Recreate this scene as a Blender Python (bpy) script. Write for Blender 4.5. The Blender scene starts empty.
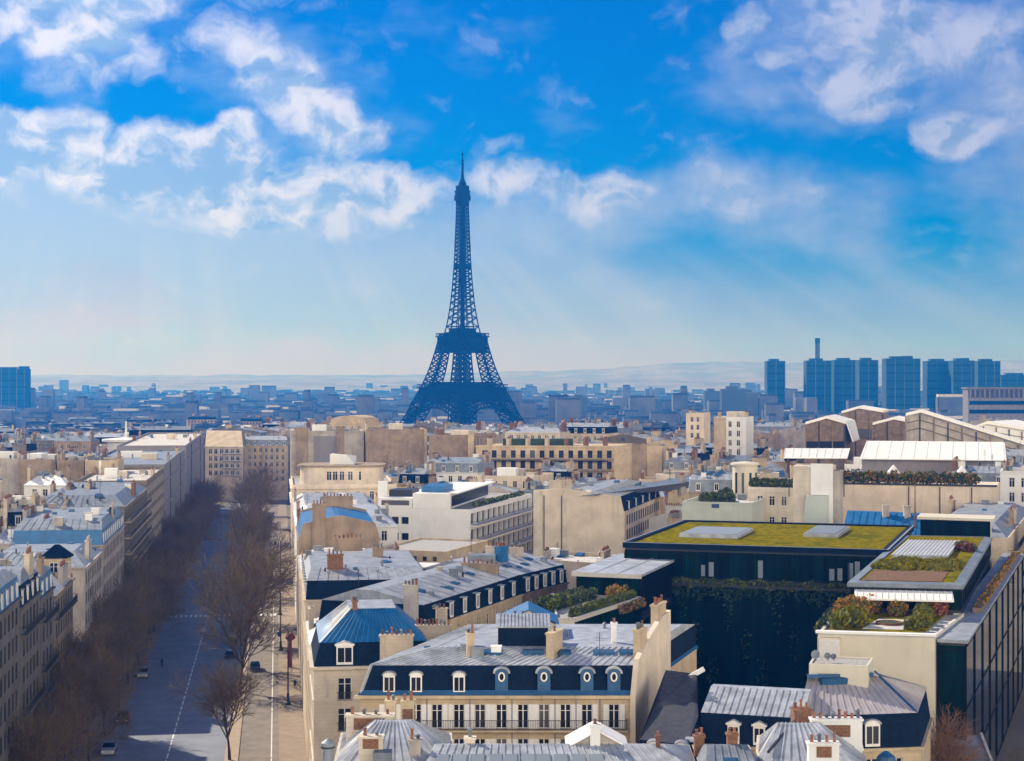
import bpy, bmesh, math, random
from mathutils import Vector, Matrix
R = math.radians
rnd = random.Random(7)
S = bpy.context.scene
COL = S.collection

# ------------------------------------------------------------------ camera
F = 1670.0; HC = 50.0; HY = 378.0          # focal length in pixels, eye height, horizon row
cam = bpy.data.cameras.new('camera'); camo = bpy.data.objects.new('camera', cam); COL.objects.link(camo)
camo.location = (0, 0, HC); camo.rotation_euler = (R(90), 0, 0)
cam.sensor_width = 36; cam.lens = F / 1024 * 36
cam.shift_y = -(380.5 - HY) / 1024
cam.clip_start = 1; cam.clip_end = 60000
S.camera = camo

# ------------------------------------------------------------------ sun, sky, exposure
SUN_AZ, SUN_EL = R(-46), R(33)             # azimuth from +Y towards +X
sun = bpy.data.lights.new('sun', 'SUN'); suno = bpy.data.objects.new('sun', sun); COL.objects.link(suno)
sun.energy = 5.0; sun.angle = R(0.5); sun.color = (1.0, 0.91, 0.80)
sd = Vector((math.sin(SUN_AZ) * math.cos(SUN_EL), math.cos(SUN_AZ) * math.cos(SUN_EL), math.sin(SUN_EL)))
suno.rotation_euler = (-sd).to_track_quat('-Z', 'Y').to_euler()
S.view_settings.view_transform = 'Standard'; S.view_settings.look = 'None'
S.view_settings.exposure = 0.46; S.view_settings.gamma = 1.0; S.view_settings.use_curve_mapping = False
S.cycles.use_denoising = True
S.cycles.max_bounces = 6; S.cycles.diffuse_bounces = 3; S.cycles.glossy_bounces = 3
S.cycles.transmission_bounces = 4; S.cycles.volume_bounces = 1; S.cycles.transparent_max_bounces = 8
S.cycles.sample_clamp_indirect = 4

class NT:
    """small helper to chain shader nodes"""
    def __init__(s, tree): s.t = tree
    def n(s, typ, **kw):
        o = s.t.nodes.new(typ)
        for k, v in kw.items(): setattr(o, k, v)
        return o
    def put(s, sock, v):
        if isinstance(v, bpy.types.NodeSocket): s.t.links.new(v, sock)
        elif v is not None: sock.default_value = v
    def math(s, op, a, b=None, c=None, clamp=False):
        o = s.n('ShaderNodeMath', operation=op, use_clamp=clamp)
        s.put(o.inputs[0], a); s.put(o.inputs[1], b); s.put(o.inputs[2], c)
        return o.outputs[0]
    def vec(s, op, a, b=None, c=None):
        o = s.n('ShaderNodeVectorMath', operation=op)
        s.put(o.inputs[0], a); s.put(o.inputs[1], b)
        if c is not None: s.put(o.inputs[2], c)
        return o.outputs['Value'] if op in ('DOT_PRODUCT', 'LENGTH') else o.outputs[0]
    def sstep(s, x, a, b):
        o = s.n('ShaderNodeMapRange', interpolation_type='SMOOTHSTEP')
        s.put(o.inputs[0], x); s.put(o.inputs[1], a); s.put(o.inputs[2], b)
        return o.outputs[0]
    def mix(s, f, a, b, blend='MIX'):
        o = s.n('ShaderNodeMix', data_type='RGBA', blend_type=blend)
        s.put(o.inputs[0], f); s.put(o.inputs[6], a); s.put(o.inputs[7], b)
        return o.outputs[2]
    def noise(s, v, scale, detail=4, rough=0.55, dist=0.0):
        o = s.n('ShaderNodeTexNoise'); s.put(o.inputs['Vector'], v)
        o.inputs['Scale'].default_value = scale; o.inputs['Detail'].default_value = detail
        o.inputs['Roughness'].default_value = rough; o.inputs['Distortion'].default_value = dist
        return o.outputs[0]
    def ramp(s, f, stops):
        o = s.n('ShaderNodeValToRGB'); s.put(o.inputs[0], f)
        e = o.color_ramp.elements
        while len(e) < len(stops): e.new(0.5)
        for el, (p, c) in zip(e, stops): el.position = p; el.color = (*c, 1)
        return o.outputs[0]

def build_world():
    w = bpy.data.worlds.new('World'); S.world = w; w.use_nodes = True
    t = w.node_tree; t.nodes.clear(); g = NT(t)
    d = g.n('ShaderNodeTexCoord').outputs['Generated']
    sep = g.n('ShaderNodeSeparateXYZ'); g.put(sep.inputs[0], d); x, y, z = sep.outputs
    az = g.math('ARCTAN2', x, y); el = g.math('ARCSINE', z)
    comb = g.n('ShaderNodeCombineXYZ'); g.put(comb.inputs[0], az); g.put(comb.inputs[1], el); p = comb.outputs[0]
    sky = g.n('ShaderNodeTexSky', sky_type='NISHITA'); sky.sun_disc = False
    sky.sun_elevation = SUN_EL; sky.sun_rotation = SUN_AZ; sky.altitude = 100
    sky.air_density = 1.0; sky.dust_density = 0.3; sky.ozone_density = 3.0
    base = g.mix(1.0, sky.outputs[0], (0.003, 0.27, 0.72, 1), 'MULTIPLY')
    # pale milky air near the horizon, warmer towards the sun
    tilt = g.math('MULTIPLY_ADD', az, 0.10, el)
    low = g.sstep(tilt, 0.115, 0.0)
    side = g.sstep(az, -0.35, 0.35)
    lowc = g.mix(side, (5.2, 4.35, 5.2, 1), (3.9, 2.95, 4.9, 1))
    base = g.mix(g.math('MULTIPLY', low, 0.93), base, lowc)
    # clouds: soft bodies placed by azimuth and elevation, broken up by noise
    def rad(px, py): return ((px - 512) / F, (HY - py) / F)
    def deck(blobs, q):
        tot = None
        for (cx, cy, rx, ry, wgt) in blobs:
            a, e = rad(cx, cy); sx, sy = F / rx / 1.25, F / ry / 1.25
            v = g.vec('MULTIPLY_ADD', q, (sx, sy, 0), (-a * sx, -e * sy, 0))
            k = g.math('SUBTRACT', 1.0, g.vec('DOT_PRODUCT', v, v), clamp=True)
            tot = g.math('MULTIPLY_ADD', k, wgt, tot if tot is not None else 0.0)
        return tot
    veil_b = [(110, 265, 330, 85, .75), (420, 262, 260, 70, .62), (60, 205, 170, 50, .5), (600, 205, 200, 42, .36), (760, 205, 190, 45, .5), (900, 70, 170, 80, .62), (1010, 180, 90, 90, .5),
              (960, 300, 200, 60, .3), (760, 320, 260, 40, .25), (80, 40, 130, 70, .35), (300, 110, 110, 60, .3), (560, 310, 200, 40, .22)]
    cum_b = [(50, 150, 78, 32, .95), (10, 170, 60, 40, .8), (120, 182, 55, 26, .75), (178, 162, 55, 34, .95), (236, 172, 62, 34, .95), (205, 205, 100, 28, .7), (240, 127, 22, 13, .8),
             (330, 184, 44, 28, .85), (398, 188, 54, 24, .7), (330, 215, 80, 24, .6), (60, 18, 95, 45, .72), (100, 72, 55, 38, .6), (145, 8, 60, 26, .6), (238, 45, 40, 28, .55), (282, 88, 46, 28, .7), (345, 135, 48, 22, .65), (310, 110, 44, 24, .6),
             (520, 182, 50, 18, .55), (592, 196, 54, 22, .62), (480, 165, 50, 24, .3), (740, 42, 22, 20, .7), (782, 66, 26, 12, .65), (690, 192, 100, 20, .3), (790, 208, 90, 16, .26),
             (850, 22, 84, 40, .62), (870, 88, 56, 40, .72), (960, 50, 90, 34, .5), (945, 146, 40, 26, .85), (1005, 120, 50, 40, .5), (260, 4, 40, 12, .5)]
    warp = g.n('ShaderNodeTexNoise'); g.put(warp.inputs['Vector'], p); warp.inputs['Scale'].default_value = 30; warp.inputs['Detail'].default_value = 4
    off = g.vec('MULTIPLY', g.vec('SUBTRACT', warp.outputs['Color'], (.5, .5, .5)), (.034, .026, 0))
    q = g.vec('ADD', p, off)
    # broad soft veils
    vn = g.noise(g.vec('MULTIPLY', p, (1, 1.7, 0)), 11, 7, .55)
    vd = g.math('MULTIPLY_ADD', g.math('SUBTRACT', vn, .5), 2.2, deck(veil_b, g.vec('MULTIPLY_ADD', off, (1.6, 1.2, 0), p)))
    front = g.sstep(y, 0.0, 0.3)
    vm = g.math('MULTIPLY', g.math('MULTIPLY', g.sstep(vd, .0, 1.0), .85), front)
    col = g.mix(vm, base, g.mix(side, (3.3, 4.5, 7.0, 1), (2.2, 2.8, 5.2, 1)))
    # faint shafts of light slanting down below the clouds, seen from the sun's side
    sa = g.math('ARCTAN2', g.math('ADD', az, .22), g.math('SUBTRACT', .30, el))
    sn = g.n('ShaderNodeTexNoise', noise_dimensions='1D'); g.put(sn.inputs['W'], sa); sn.inputs['Scale'].default_value = 9; sn.inputs['Detail'].default_value = 3
    shaft = g.math('MULTIPLY', g.sstep(sn.outputs[0], .46, .66), g.math('MULTIPLY', g.math('MULTIPLY', g.sstep(el, .105, .06), g.sstep(el, .0, .03)), front))
    col = g.mix(g.math('MULTIPLY', shaft, .09), col, (6.6, 6.6, 7.2, 1))
    # crisper heaped clouds, bright where thin and towards their tops, blue-grey where thick (the sun is beyond them)
    def puffs(v): return g.noise(g.vec('MULTIPLY', v, (1, 1.25, 0)), 27, 8, .56)
    det = puffs(q)
    dens = g.math('MULTIPLY_ADD', g.math('SUBTRACT', det, .5), 1.5, deck(cum_b, q))
    mask = g.math('MULTIPLY', g.math('MULTIPLY', g.sstep(dens, .06, .80), .93), front)
    det2 = puffs(g.vec('ADD', q, (-.005, .010, 0)))
    lit = g.sstep(g.math('MULTIPLY_ADD', g.math('SUBTRACT', det, det2), 1.6, g.math('MULTIPLY', g.math('SUBTRACT', .85, dens), .22)), -.16, .2)
    cc = g.mix(side, (6.6, 6.7, 8.2, 1), (3.5, 3.9, 6.0, 1))
    cb = g.mix(side, (2.3, 3.7, 6.6, 1), (1.6, 2.5, 4.8, 1))
    col = g.mix(mask, col, g.mix(lit, cb, cc))
    nb = g.noise(g.vec('MULTIPLY', p, (1, 2, 0)), 2.2, 5, .6)
    bk = g.vec('DOT_PRODUCT', d, (.34, -.94, 0))
    back = g.math('MULTIPLY', g.sstep(bk, .12, .62), g.math('MULTIPLY', g.sstep(el, 0.75, 0.35), g.sstep(nb, .25, .5)))
    col = g.mix(back, col, (25.5, 23.6, 20.4, 1))  # unseen bright cloud bank added behind the camera to fill the camera-facing walls
    bg = g.n('ShaderNodeBackground'); g.put(bg.inputs[0], col); bg.inputs[1].default_value = 0.1
    out = g.n('ShaderNodeOutputWorld'); t.links.new(bg.outputs[0], out.inputs[0])
build_world()

# ------------------------------------------------------------------ materials
MATS = {}
def mat(name, col, rough=.8, var=.12, scale=.6, streak=0.0, metal=0.0, spec=.4, col2=None, bump=0.0, bscale=6.0, rand=0.06, detail=5, joints=False):
    if name in MATS: return MATS[name]
    m = bpy.data.materials.new(name); m.use_nodes = True; t = m.node_tree; g = NT(t)
    b = t.nodes['Principled BSDF']
    pos = g.n('ShaderNodeNewGeometry').outputs['Position']
    n1 = g.noise(pos, scale, detail, .6)
    c2 = col2 or tuple(min(1, c * (1 + var)) for c in col)
    c1 = tuple(c * (1 - var) for c in col) if col2 is None else col
    c = g.mix(g.sstep(n1, .32, .68), (*c1, 1), (*c2, 1))
    if streak:
        n2 = g.noise(g.vec('MULTIPLY', pos, (1, 1, .12)), 1.1, 4, .6)
        c = g.mix(g.math('MULTIPLY', g.sstep(n2, .5, .78), streak), c, (col[0] * .45, col[1] * .42, col[2] * .42, 1))
    if joints:
        z = g.n('ShaderNodeSeparateXYZ'); g.put(z.inputs[0], pos)
        fr = g.math('FRACT', g.math('DIVIDE', z.outputs[2], .42))
        c = g.mix(g.math('MULTIPLY', g.math('LESS_THAN', fr, .10), .28), c, (col[0] * .4, col[1] * .38, col[2] * .36, 1))
    if rand:
        ri = g.n('ShaderNodeObjectInfo').outputs['Random']
        k = g.math('MULTIPLY_ADD', ri, rand * 2, 1 - rand)
        vm = g.n('ShaderNodeVectorMath', operation='SCALE'); g.put(vm.inputs[0], c); g.put(vm.inputs[3], k); c = vm.outputs[0]
    g.put(b.inputs['Base Color'], c)
    b.inputs['Roughness'].default_value = rough; b.inputs['Metallic'].default_value = metal
    b.inputs['Specular IOR Level'].default_value = spec
    if bump:
        bn = g.n('ShaderNodeBump'); bn.inputs['Strength'].default_value = bump; bn.inputs['Distance'].default_value = .1
        g.put(bn.inputs['Height'], g.noise(pos, bscale, 5, .6)); t.links.new(bn.outputs[0], b.inputs['Normal'])
    MATS[name] = m
    return m

stone = mat('cream limestone', (.52, .435, .335), .85, .16, .35, .5, joints=True)
stone_y = mat('yellow limestone', (.50, .395, .265), .85, .16, .35, .5, joints=True)
stone_w = mat('pale limestone', (.60, .53, .44), .85, .14, .35, .45, joints=True)
stone_g = mat('grey weathered plaster', (.38, .34, .305), .9, .2, .3, .55)
stone_b = mat('brown blank render', (.29, .215, .15), .9, .22, .3, .55)
beige = mat('beige smooth render', (.65, .55, .44), .85, .12, .25, .3)
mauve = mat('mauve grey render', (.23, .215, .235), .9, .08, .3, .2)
white_r = mat('white painted render', (.74, .74, .74), .7, .05, .3, .15)
creamwall = mat('cream roughcast', (.56, .52, .42), .85, .05, .3, .15)
palegreen = mat('pale green render', (.46, .50, .44), .85, .06, .3, .15)
zinc = mat('weathered zinc sheet', (.32, .345, .39), .5, .22, .7, .4, 0, .35, rand=.18)
zinc_d = mat('darker zinc sheet', (.19, .22, .26), .5, .22, .6, .2, 0, .3, rand=.25)
zinc_b = mat('sky-blue shaded zinc sheet', (.014, .125, .31), .45, .15, .8, .1, 0, .5)  # zinc in shade: the sky's blue is put into its base colour
slate = mat('blue slate', (.004, .013, .032), .7, .25, 2.0, 0, 0, .08, bump=.3, bscale=9)
slate_g = mat('grey slate', (.05, .052, .065), .6, .2, 1.5, 0, 0, .3, bump=.3, bscale=9)
lead = mat('blue lead flashing', (.02, .09, .21), .45, .15, 1.5)
whitep = mat('white paint', (.78, .76, .73), .5, .04, 2)
shutter_m = mat('off white shutter', (.72, .71, .71), .6, .05, 3)
iron = mat('black iron', (.02, .022, .028), .5, .1, 3)
sooty = mat('sooty grey stone', (.17, .165, .165), .9, .2, .3, .5, rand=.2)  # grey stone with the shade of backlit fronts put into its colour
shadowed_y = mat('sooty tan stone', (.17, .14, .10), .9, .2, .3, .5, rand=.15)  # tan stone, shade likewise worked into the base colour
terracotta = mat('terracotta pot', (.24, .10, .055), .8, .25, 4, rand=.45)
brick = mat('brown brick', (.20, .10, .055), .9, .3, 5, bump=.3, bscale=12)
redtile = mat('red tile', (.36, .13, .08), .8, .25, 2)
gravel = mat('grey roof gravel', (.34, .33, .32), .95, .2, 3)
lanem = mat('pale worn asphalt', (.20, .17, .145), .9, .16, .4, rand=0)
asphalt = mat('asphalt', (.21, .235, .29), .85, .14, .25, 0, rand=0)
pavem = mat('pavement', (.27, .21, .155), .9, .12, .5, rand=0)
kerbm = mat('stone kerb', (.36, .28, .20), .85, .1, 1)
roadpaint = mat('white road paint', (.75, .74, .7), .7, .08, 4, rand=0)
earth = mat('dull earth', (.16, .14, .12), .95, .2, .02, rand=0)
soil = mat('brown planting soil', (.15, .075, .035), .95, .25, 1.5)
def sedum_mat():
    m = bpy.data.materials.new('yellow green sedum'); m.use_nodes = True; t = m.node_tree; g = NT(t); b = t.nodes['Principled BSDF']
    pos = g.n('ShaderNodeNewGeometry').outputs['Position']
    c = g.mix(g.sstep(g.noise(pos, .9, 6, .65), .36, .64), (.13, .115, .001, 1), (.27, .215, .001, 1))
    c = g.mix(g.math('MULTIPLY', g.sstep(g.noise(pos, .22, 4, .6), .52, .66), .8), c, (.085, .10, .004, 1))
    c = g.mix(g.math('MULTIPLY', g.sstep(g.noise(pos, .35, 5, .7), .60, .72), .75), c, (.16, .085, .012, 1))
    g.put(b.inputs['Base Color'], c); b.inputs['Roughness'].default_value = 1; b.inputs['Specular IOR Level'].default_value = 0
    bn = g.n('ShaderNodeBump'); bn.inputs['Strength'].default_value = 1; bn.inputs['Distance'].default_value = .25
    g.put(bn.inputs['Height'], g.noise(pos, 4, 6, .7)); t.links.new(bn.outputs[0], b.inputs['Normal'])
    return m
sedum = sedum_mat()
old_sedum = mat('dry sedum', (.13, .115, .001), .95, .3, .8, spec=0, col2=(.26, .21, .001), bump=.8, bscale=5)
leafg = mat('green leaves', (.065, .09, .008), .8, .4, 1.5, col2=(.17, .18, .015), rand=.1)
leafd = mat('dark leaves', (.018, .04, .015), .8, .4, 1.5, col2=(.04, .075, .025), rand=.1)
leafo = mat('orange leaves', (.28, .11, .015), .8, .3, 1.5, col2=(.42, .2, .03))
bark = mat('grey brown bark', (.06, .042, .026), .9, .25, 2)
twig = mat('brown twigs', (.135, .092, .042), .9, .25, 1)
twig_o = mat('russet twigs', (.21, .11, .06), .9, .25, 1)
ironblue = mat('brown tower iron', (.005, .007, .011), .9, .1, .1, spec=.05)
concrete = mat('pale concrete', (.52, .50, .47), .85, .08, .4, .2)
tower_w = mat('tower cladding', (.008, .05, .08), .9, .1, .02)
farwall = mat('distant wall', (.075, .08, .09), .9, .3, .03, rand=.6)  # far wall, roof and zinc colours have shade and haze blue mixed in
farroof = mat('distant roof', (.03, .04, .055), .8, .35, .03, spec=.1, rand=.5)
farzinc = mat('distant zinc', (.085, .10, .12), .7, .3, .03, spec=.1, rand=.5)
canopy = mat('white sheet roof', (.82, .80, .78), .5, .05, .5)
brownwall = mat('brown timber cladding', (.21, .15, .105), .85, .25, .6)
hillm = mat('built up hill', (.20, .19, .175), .95, .3, .004, rand=0)
carblue = mat('dark blue car paint', (.02, .05, .12), .25, .05, 2, spec=.6)
cardark = mat('black car paint', (.015, .016, .02), .25, .05, 2, spec=.6)
cargrey = mat('silver car paint', (.35, .36, .38), .3, .05, 2, .0, .3)
rubber = mat('tyre rubber', (.02, .02, .02), .9, .1, 4)
redpaint = mat('dark red paint', (.22, .035, .025), .6, .1, 3)
clothd = mat('dark clothing', (.03, .03, .045), .9, .1, 3)
skin = mat('skin', (.45, .27, .19), .7, .05, 3)

def glass_mat(name, base, rough, curtain):
    m = bpy.data.materials.new(name); m.use_nodes = True; t = m.node_tree; g = NT(t); b = t.nodes['Principled BSDF']
    ri = g.n('ShaderNodeObjectInfo').outputs['Random']
    c = g.mix(g.sstep(ri, .62, .95), (*base, 1), (*curtain, 1))
    g.put(b.inputs['Base Color'], c); b.inputs['Roughness'].default_value = max(rough, .3); b.inputs['Specular IOR Level'].default_value = .15
    MATS[name] = m; return m
pane = glass_mat('window glass', (.008, .010, .016), .18, (.10, .095, .09))
blueglass = glass_mat('skylight glass', (.03, .085, .16), .4, (.05, .11, .19))
paleglass = glass_mat('pale roof glass', (.20, .235, .28), .45, (.26, .29, .33))
def curtain_wall():
    m = bpy.data.materials.new('dark green curtain glass'); m.use_nodes = True; t = m.node_tree; g = NT(t); b = t.nodes['Principled BSDF']
    pos = g.n('ShaderNodeNewGeometry').outputs['Position']
    n = g.noise(g.vec('MULTIPLY', pos, (1.1, 1.1, .07)), .6, 5, .65)
    c = g.ramp(n, [(.3, (.002, .004, .004)), (.55, (.003, .014, .012)), (.72, (.005, .032, .022))])
    g.put(b.inputs['Base Color'], c); b.inputs['Roughness'].default_value = .25; b.inputs['Specular IOR Level'].default_value = .03
    return m
cwall = curtain_wall()
darkframe = mat('dark bronze frame', (.006, .008, .008), .6, .1, 2, spec=.05)

# ------------------------------------------------------------------ mesh builder
class MB:
    def __init__(s): s.v = []; s.f = []; s.m = []
    def face(s, pts, m=0):
        i = len(s.v); s.v += [tuple(p) for p in pts]; s.f.append(tuple(range(i, i + len(pts)))); s.m.append(m)
    def box(s, x0, x1, y0, y1, z0, z1, m=0):
        s.hexa([(x0, y0, z0), (x1, y0, z0), (x1, y1, z0), (x0, y1, z0), (x0, y0, z1), (x1, y0, z1), (x1, y1, z1), (x0, y1, z1)], m)
    def hexa(s, c, m=0):
        i = len(s.v); s.v += [tuple(p) for p in c]
        for q in ((3, 2, 1, 0), (4, 5, 6, 7), (0, 1, 5, 4), (1, 2, 6, 5), (2, 3, 7, 6), (3, 0, 4, 7)):
            s.f.append(tuple(i + k for k in q)); s.m.append(m)
    def obox(s, o, ex, x0, x1, y0, y1, z0, z1, m=0):
        """box in a frame: o = origin (x, y), ex = unit along vector; y runs inward (left of ex)"""
        ey = (-ex[1], ex[0])
        P = lambda x, y, z: (o[0] + ex[0] * x + ey[0] * y, o[1] + ex[1] * x + ey[1] * y, z)
        s.hexa([P(x0, y0, z0), P(x1, y0, z0), P(x1, y1, z0), P(x0, y1, z0), P(x0, y0, z1), P(x1, y0, z1), P(x1, y1, z1), P(x0, y1, z1)], m)
    def prism(s, poly, z0, z1, m=0, mt=None, bottom=True):
        n = len(poly); i = len(s.v)
        s.v += [(p[0], p[1], z0) for p in poly] + [(p[0], p[1], z1) for p in poly]
        for k in range(n):
            j = (k + 1) % n; s.f.append((i + k, i + j, i + n + j, i + n + k)); s.m.append(m)
        s.f.append(tuple(i + n + k for k in range(n))); s.m.append(m if mt is None else mt)
        if bottom: s.f.append(tuple(i + k for k in reversed(range(n)))); s.m.append(m)
    def ring(s, a, za, b, zb, m=0):
        n = len(a)
        for k in range(n):
            j = (k + 1) % n
            s.face([(*a[k], za), (*a[j], za), (*b[j], zb), (*b[k], zb)], m)
    def bar(s, p, q, w, m=0, w2=None, n=4):
        p = Vector(p); q = Vector(q); d = q - p
        if d.length < 1e-6: return
        d.normalize(); u = d.cross(Vector((0, 0, 1)))
        if u.length < .05: u = Vector((1, 0, 0))
        u.normalize(); t = d.cross(u); w2 = w if w2 is None else w2
        i = len(s.v)
        for c, r in ((p, w), (q, w2)):
            for k in range(n):
                a = 2 * math.pi * (k + .5) / n
                s.v.append(tuple(c + (u * math.cos(a) + t * math.sin(a)) * r))
        for k in range(n):
            j = (k + 1) % n; s.f.append((i + k, i + j, i + n + j, i + n + k)); s.m.append(m)
        if n == 4:
            s.f.append((i, i + 1, i + 2, i + 3)); s.f.append((i + 7, i + 6, i + 5, i + 4)); s.m += [m, m]
    def lathe(s, cx, cy, prof, n=12, m=0, a0=0, a1=2 * math.pi):
        full = abs(a1 - a0 - 2 * math.pi) < 1e-4; cnt = n if full else n + 1
        i = len(s.v)
        for (r, z) in prof:
            for k in range(cnt):
                a = a0 + (a1 - a0) * k / n; s.v.append((cx + r * math.cos(a), cy + r * math.sin(a), z))
        for l in range(len(prof) - 1):
            for k in range(n):
                j = (k + 1) % cnt; b = i + l * cnt
                s.f.append((b + k, b + j, b + cnt + j, b + cnt + k)); s.m.append(m)
    def mesh(s, name, mats, smooth=False):
        me = bpy.data.meshes.new(name); me.from_pydata(s.v, [], s.f)
        for mm in (mats if isinstance(mats, (list, tuple)) else [mats]): me.materials.append(mm)
        if any(s.m): me.polygons.foreach_set('material_index', s.m)
        if smooth: me.polygons.foreach_set('use_smooth', [True] * len(s.f))
        me.update(); return me
    def build(s, name, mats, parent=None, loc=(0, 0, 0), rz=0, smooth=False):
        return link(name, s.mesh(name, mats, smooth), parent, loc, rz)

def link(name, me, parent=None, loc=(0, 0, 0), rz=0):
    o = bpy.data.objects.new(name, me); COL.objects.link(o); o.location = loc; o.rotation_euler = (0, 0, rz)
    if parent is not None: o.parent = parent
    return o
def tag(o, label, cat, group=None):
    o['label'] = label; o['category'] = cat
    if group: o['group'] = group
    return o
def thing(name, label, cat, loc, group=None, rz=0):
    o = bpy.data.objects.new(name, None); COL.objects.link(o); o.location = loc; o.rotation_euler = (0, 0, rz)
    o.empty_display_size = .5
    return tag(o, label, cat, group)
def struct(o, kind='structure'): o['kind'] = kind; return o
def dup(root, loc, rz=0, label=None, group=None, scale=None):
    c = root.copy(); COL.objects.link(c); c.location = loc; c.rotation_euler = (0, 0, rz)
    if scale: c.scale = scale
    if label: c['label'] = label
    if group: c['group'] = group
    for ch in list(root.children):
        k = ch.copy(); COL.objects.link(k); k.parent = c
        for g2 in list(ch.children):
            kk = g2.copy(); COL.objects.link(kk); kk.parent = k
    return c

def P(px, py, Z):
    """ground-plan point seen at pixel (px, py) at height Z"""
    Y = F * (HC - Z) / (py - HY); return ((px - 512) * Y / F, Y)
def X(px, Y): return (px - 512) * Y / F
def ZZ(py, Y): return HC - (py - HY) * Y / F
AVD = (-.1393, .99025); AVV = (.99025, .1393)
def AV(Y, v=0.0, dz=None):
    """avenue frame: Y distance of the foot on the east frontage, v metres towards east"""
    return (-.1407 * Y + 3.9 + AVV[0] * v, Y + AVV[1] * v)
def sm(x): x = max(0, min(1, x)); return x * x * (3 - 2 * x)
def gz(Y): return -21.6 * sm((Y - 420) / 1250)
def lerp(a, b, t): return tuple(x + (y - x) * t for x, y in zip(a, b))

def inset(poly, ds):
    """offset a convex CCW polygon inwards, one distance per side"""
    n = len(poly); L = []
    for i in range(n):
        a, b = Vector(poly[i]), Vector(poly[(i + 1) % n]); d = (b - a).normalized(); nn = Vector((-d.y, d.x))
        L.append((a + nn * ds[i], d))
    out = []
    for i in range(n):
        (p, d), (q, e) = L[i - 1], L[i]
        den = d.x * e.y - d.y * e.x
        if abs(den) < 1e-6: out.append(tuple(q)); continue
        t = ((q.x - p.x) * e.y - (q.y - p.y) * e.x) / den
        out.append(tuple(p + d * t))
    return out

# ------------------------------------------------------------------ building kit
CACHE = {}
def window_mesh(w, h, kind='french'):
    k = ('win', round(w, 2), round(h, 2), kind)
    if k in CACHE: return CACHE[k]
    m = MB(); f = .07
    m.box(-w / 2, -w / 2 + f, 0, .08, 0, h); m.box(w / 2 - f, w / 2, 0, .08, 0, h)
    m.box(-w / 2 + f, w / 2 - f, 0, .08, 0, f); m.box(-w / 2 + f, w / 2 - f, 0, .08, h - f, h)
    m.box(-.05, .05, .01, .07, f, h - f)
    if kind == 'french': m.box(-w / 2 + f, -.05, .01, .07, h * .72, h * .72 + .05); m.box(.05, w / 2 - f, .01, .07, h * .72, h * .72 + .05)
    fm = m.mesh('window', whitep if kind != 'dark' else iron)
    g = MB(); g.face([(-w / 2 + f, .05, f), (w / 2 - f, .05, f), (w / 2 - f, .05, h - f), (-w / 2 + f, .05, h - f)])
    gm = g.mesh('pane', pane)
    both = MB(); both.v = list(m.v); both.f = list(m.f); both.m = list(m.m)
    both.face([(-w / 2 + f, .05, f), (w / 2 - f, .05, f), (w / 2 - f, .05, h - f), (-w / 2 + f, .05, h - f)], 1)
    bm = both.mesh('window', [whitep if kind != 'dark' else iron, pane])
    CACHE[k] = (fm, gm, bm); return CACHE[k]

def dormer_mesh(style, w, h, dep):
    k = ('dormer', style, w, h, dep)
    if k in CACHE: return CACHE[k]
    m = MB()          # local: x along wall, y inwards, z up from eave; front face at y=0
    t = .13
    m.box(-w / 2, -w / 2 + t, 0, .14, 0, h); m.box(w / 2 - t, w / 2, 0, .14, 0, h); m.box(-w / 2 + .01, -w / 2 + t, .14, dep, 0, h - .01, 1); m.box(w / 2 - t, w / 2 - .01, .14, dep, 0, h - .01, 1)
    m.box(-w / 2 + t, w / 2 - t, 0, .3, 0, .25); m.box(-w / 2 + t, w / 2 - t, 0, .3, h - .2, h)
    m.box(-w / 2 + t, w / 2 - t, .3, dep, 0, h, 1)
    m.box(-.035, .035, .005, .045, .25, h - .2)
    if style == 'arch':
        n = 8; r = w / 2 + .14
        for i in range(n):
            a0, a1 = math.pi * i / n, math.pi * (i + 1) / n
            p = [(-r * math.cos(a), h + .55 * r * math.sin(a)) for a in (a0, a1)]; q = [(-(r - .16) * math.cos(a), h + .55 * (r - .16) * math.sin(a)) for a in (a0, a1)]
            m.hexa([(q[0][0], -.12, q[0][1]), (q[1][0], -.12, q[1][1]), (q[1][0], dep, q[1][1]), (q[0][0], dep, q[0][1]),
                    (p[0][0], -.12, p[0][1]), (p[1][0], -.12, p[1][1]), (p[1][0], dep, p[1][1]), (p[0][0], dep, p[0][1])], 2)
            m.face([(0, .02, h), (q[0][0], .02, q[0][1]), (q[1][0], .02, q[1][1])], 3)
    elif style == 'ped':
        m.box(-w / 2 - .15, w / 2 + .15, -.12, dep, h, h + .14)
        hh = .45
        m.face([(-w / 2 - .15, -.1, h + .142), (w / 2 + .15, -.1, h + .142), (0, -.1, h + hh)])
        m.face([(-w / 2 - .2, -.14, h + .142), (0, -.14, h + hh + .05), (0, dep, h + hh + .05), (-w / 2 - .2, dep, h + .142)], 2)
        m.face([(w / 2 + .2, -.14, h + .142), (0, -.14, h + hh + .05), (0, dep, h + hh + .05), (w / 2 + .2, dep, h + .142)], 2)
    else:
        m.hexa([(-w / 2 - .1, -.12, h), (w / 2 + .1, -.12, h), (w / 2 + .1, dep, h + .1), (-w / 2 - .1, dep, h + .1),
                (-w / 2 - .1, -.12, h + .1), (w / 2 + .1, -.12, h + .1), (w / 2 + .1, dep, h + .2), (-w / 2 - .1, dep, h + .2)], 2)
    front = whitep if style != 'slab' else shutter_m
    me = m.mesh('dormer', [front, slate, zinc, whitep])
    g = MB(); g.face([(-w / 2 + t, .05, .25), (w / 2 - t, .05, .25), (w / 2 - t, .05, h - .2), (-w / 2 + t, .05, h - .2)])
    CACHE[k] = (me, g.mesh('pane', pane)); return CACHE[k]

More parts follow.
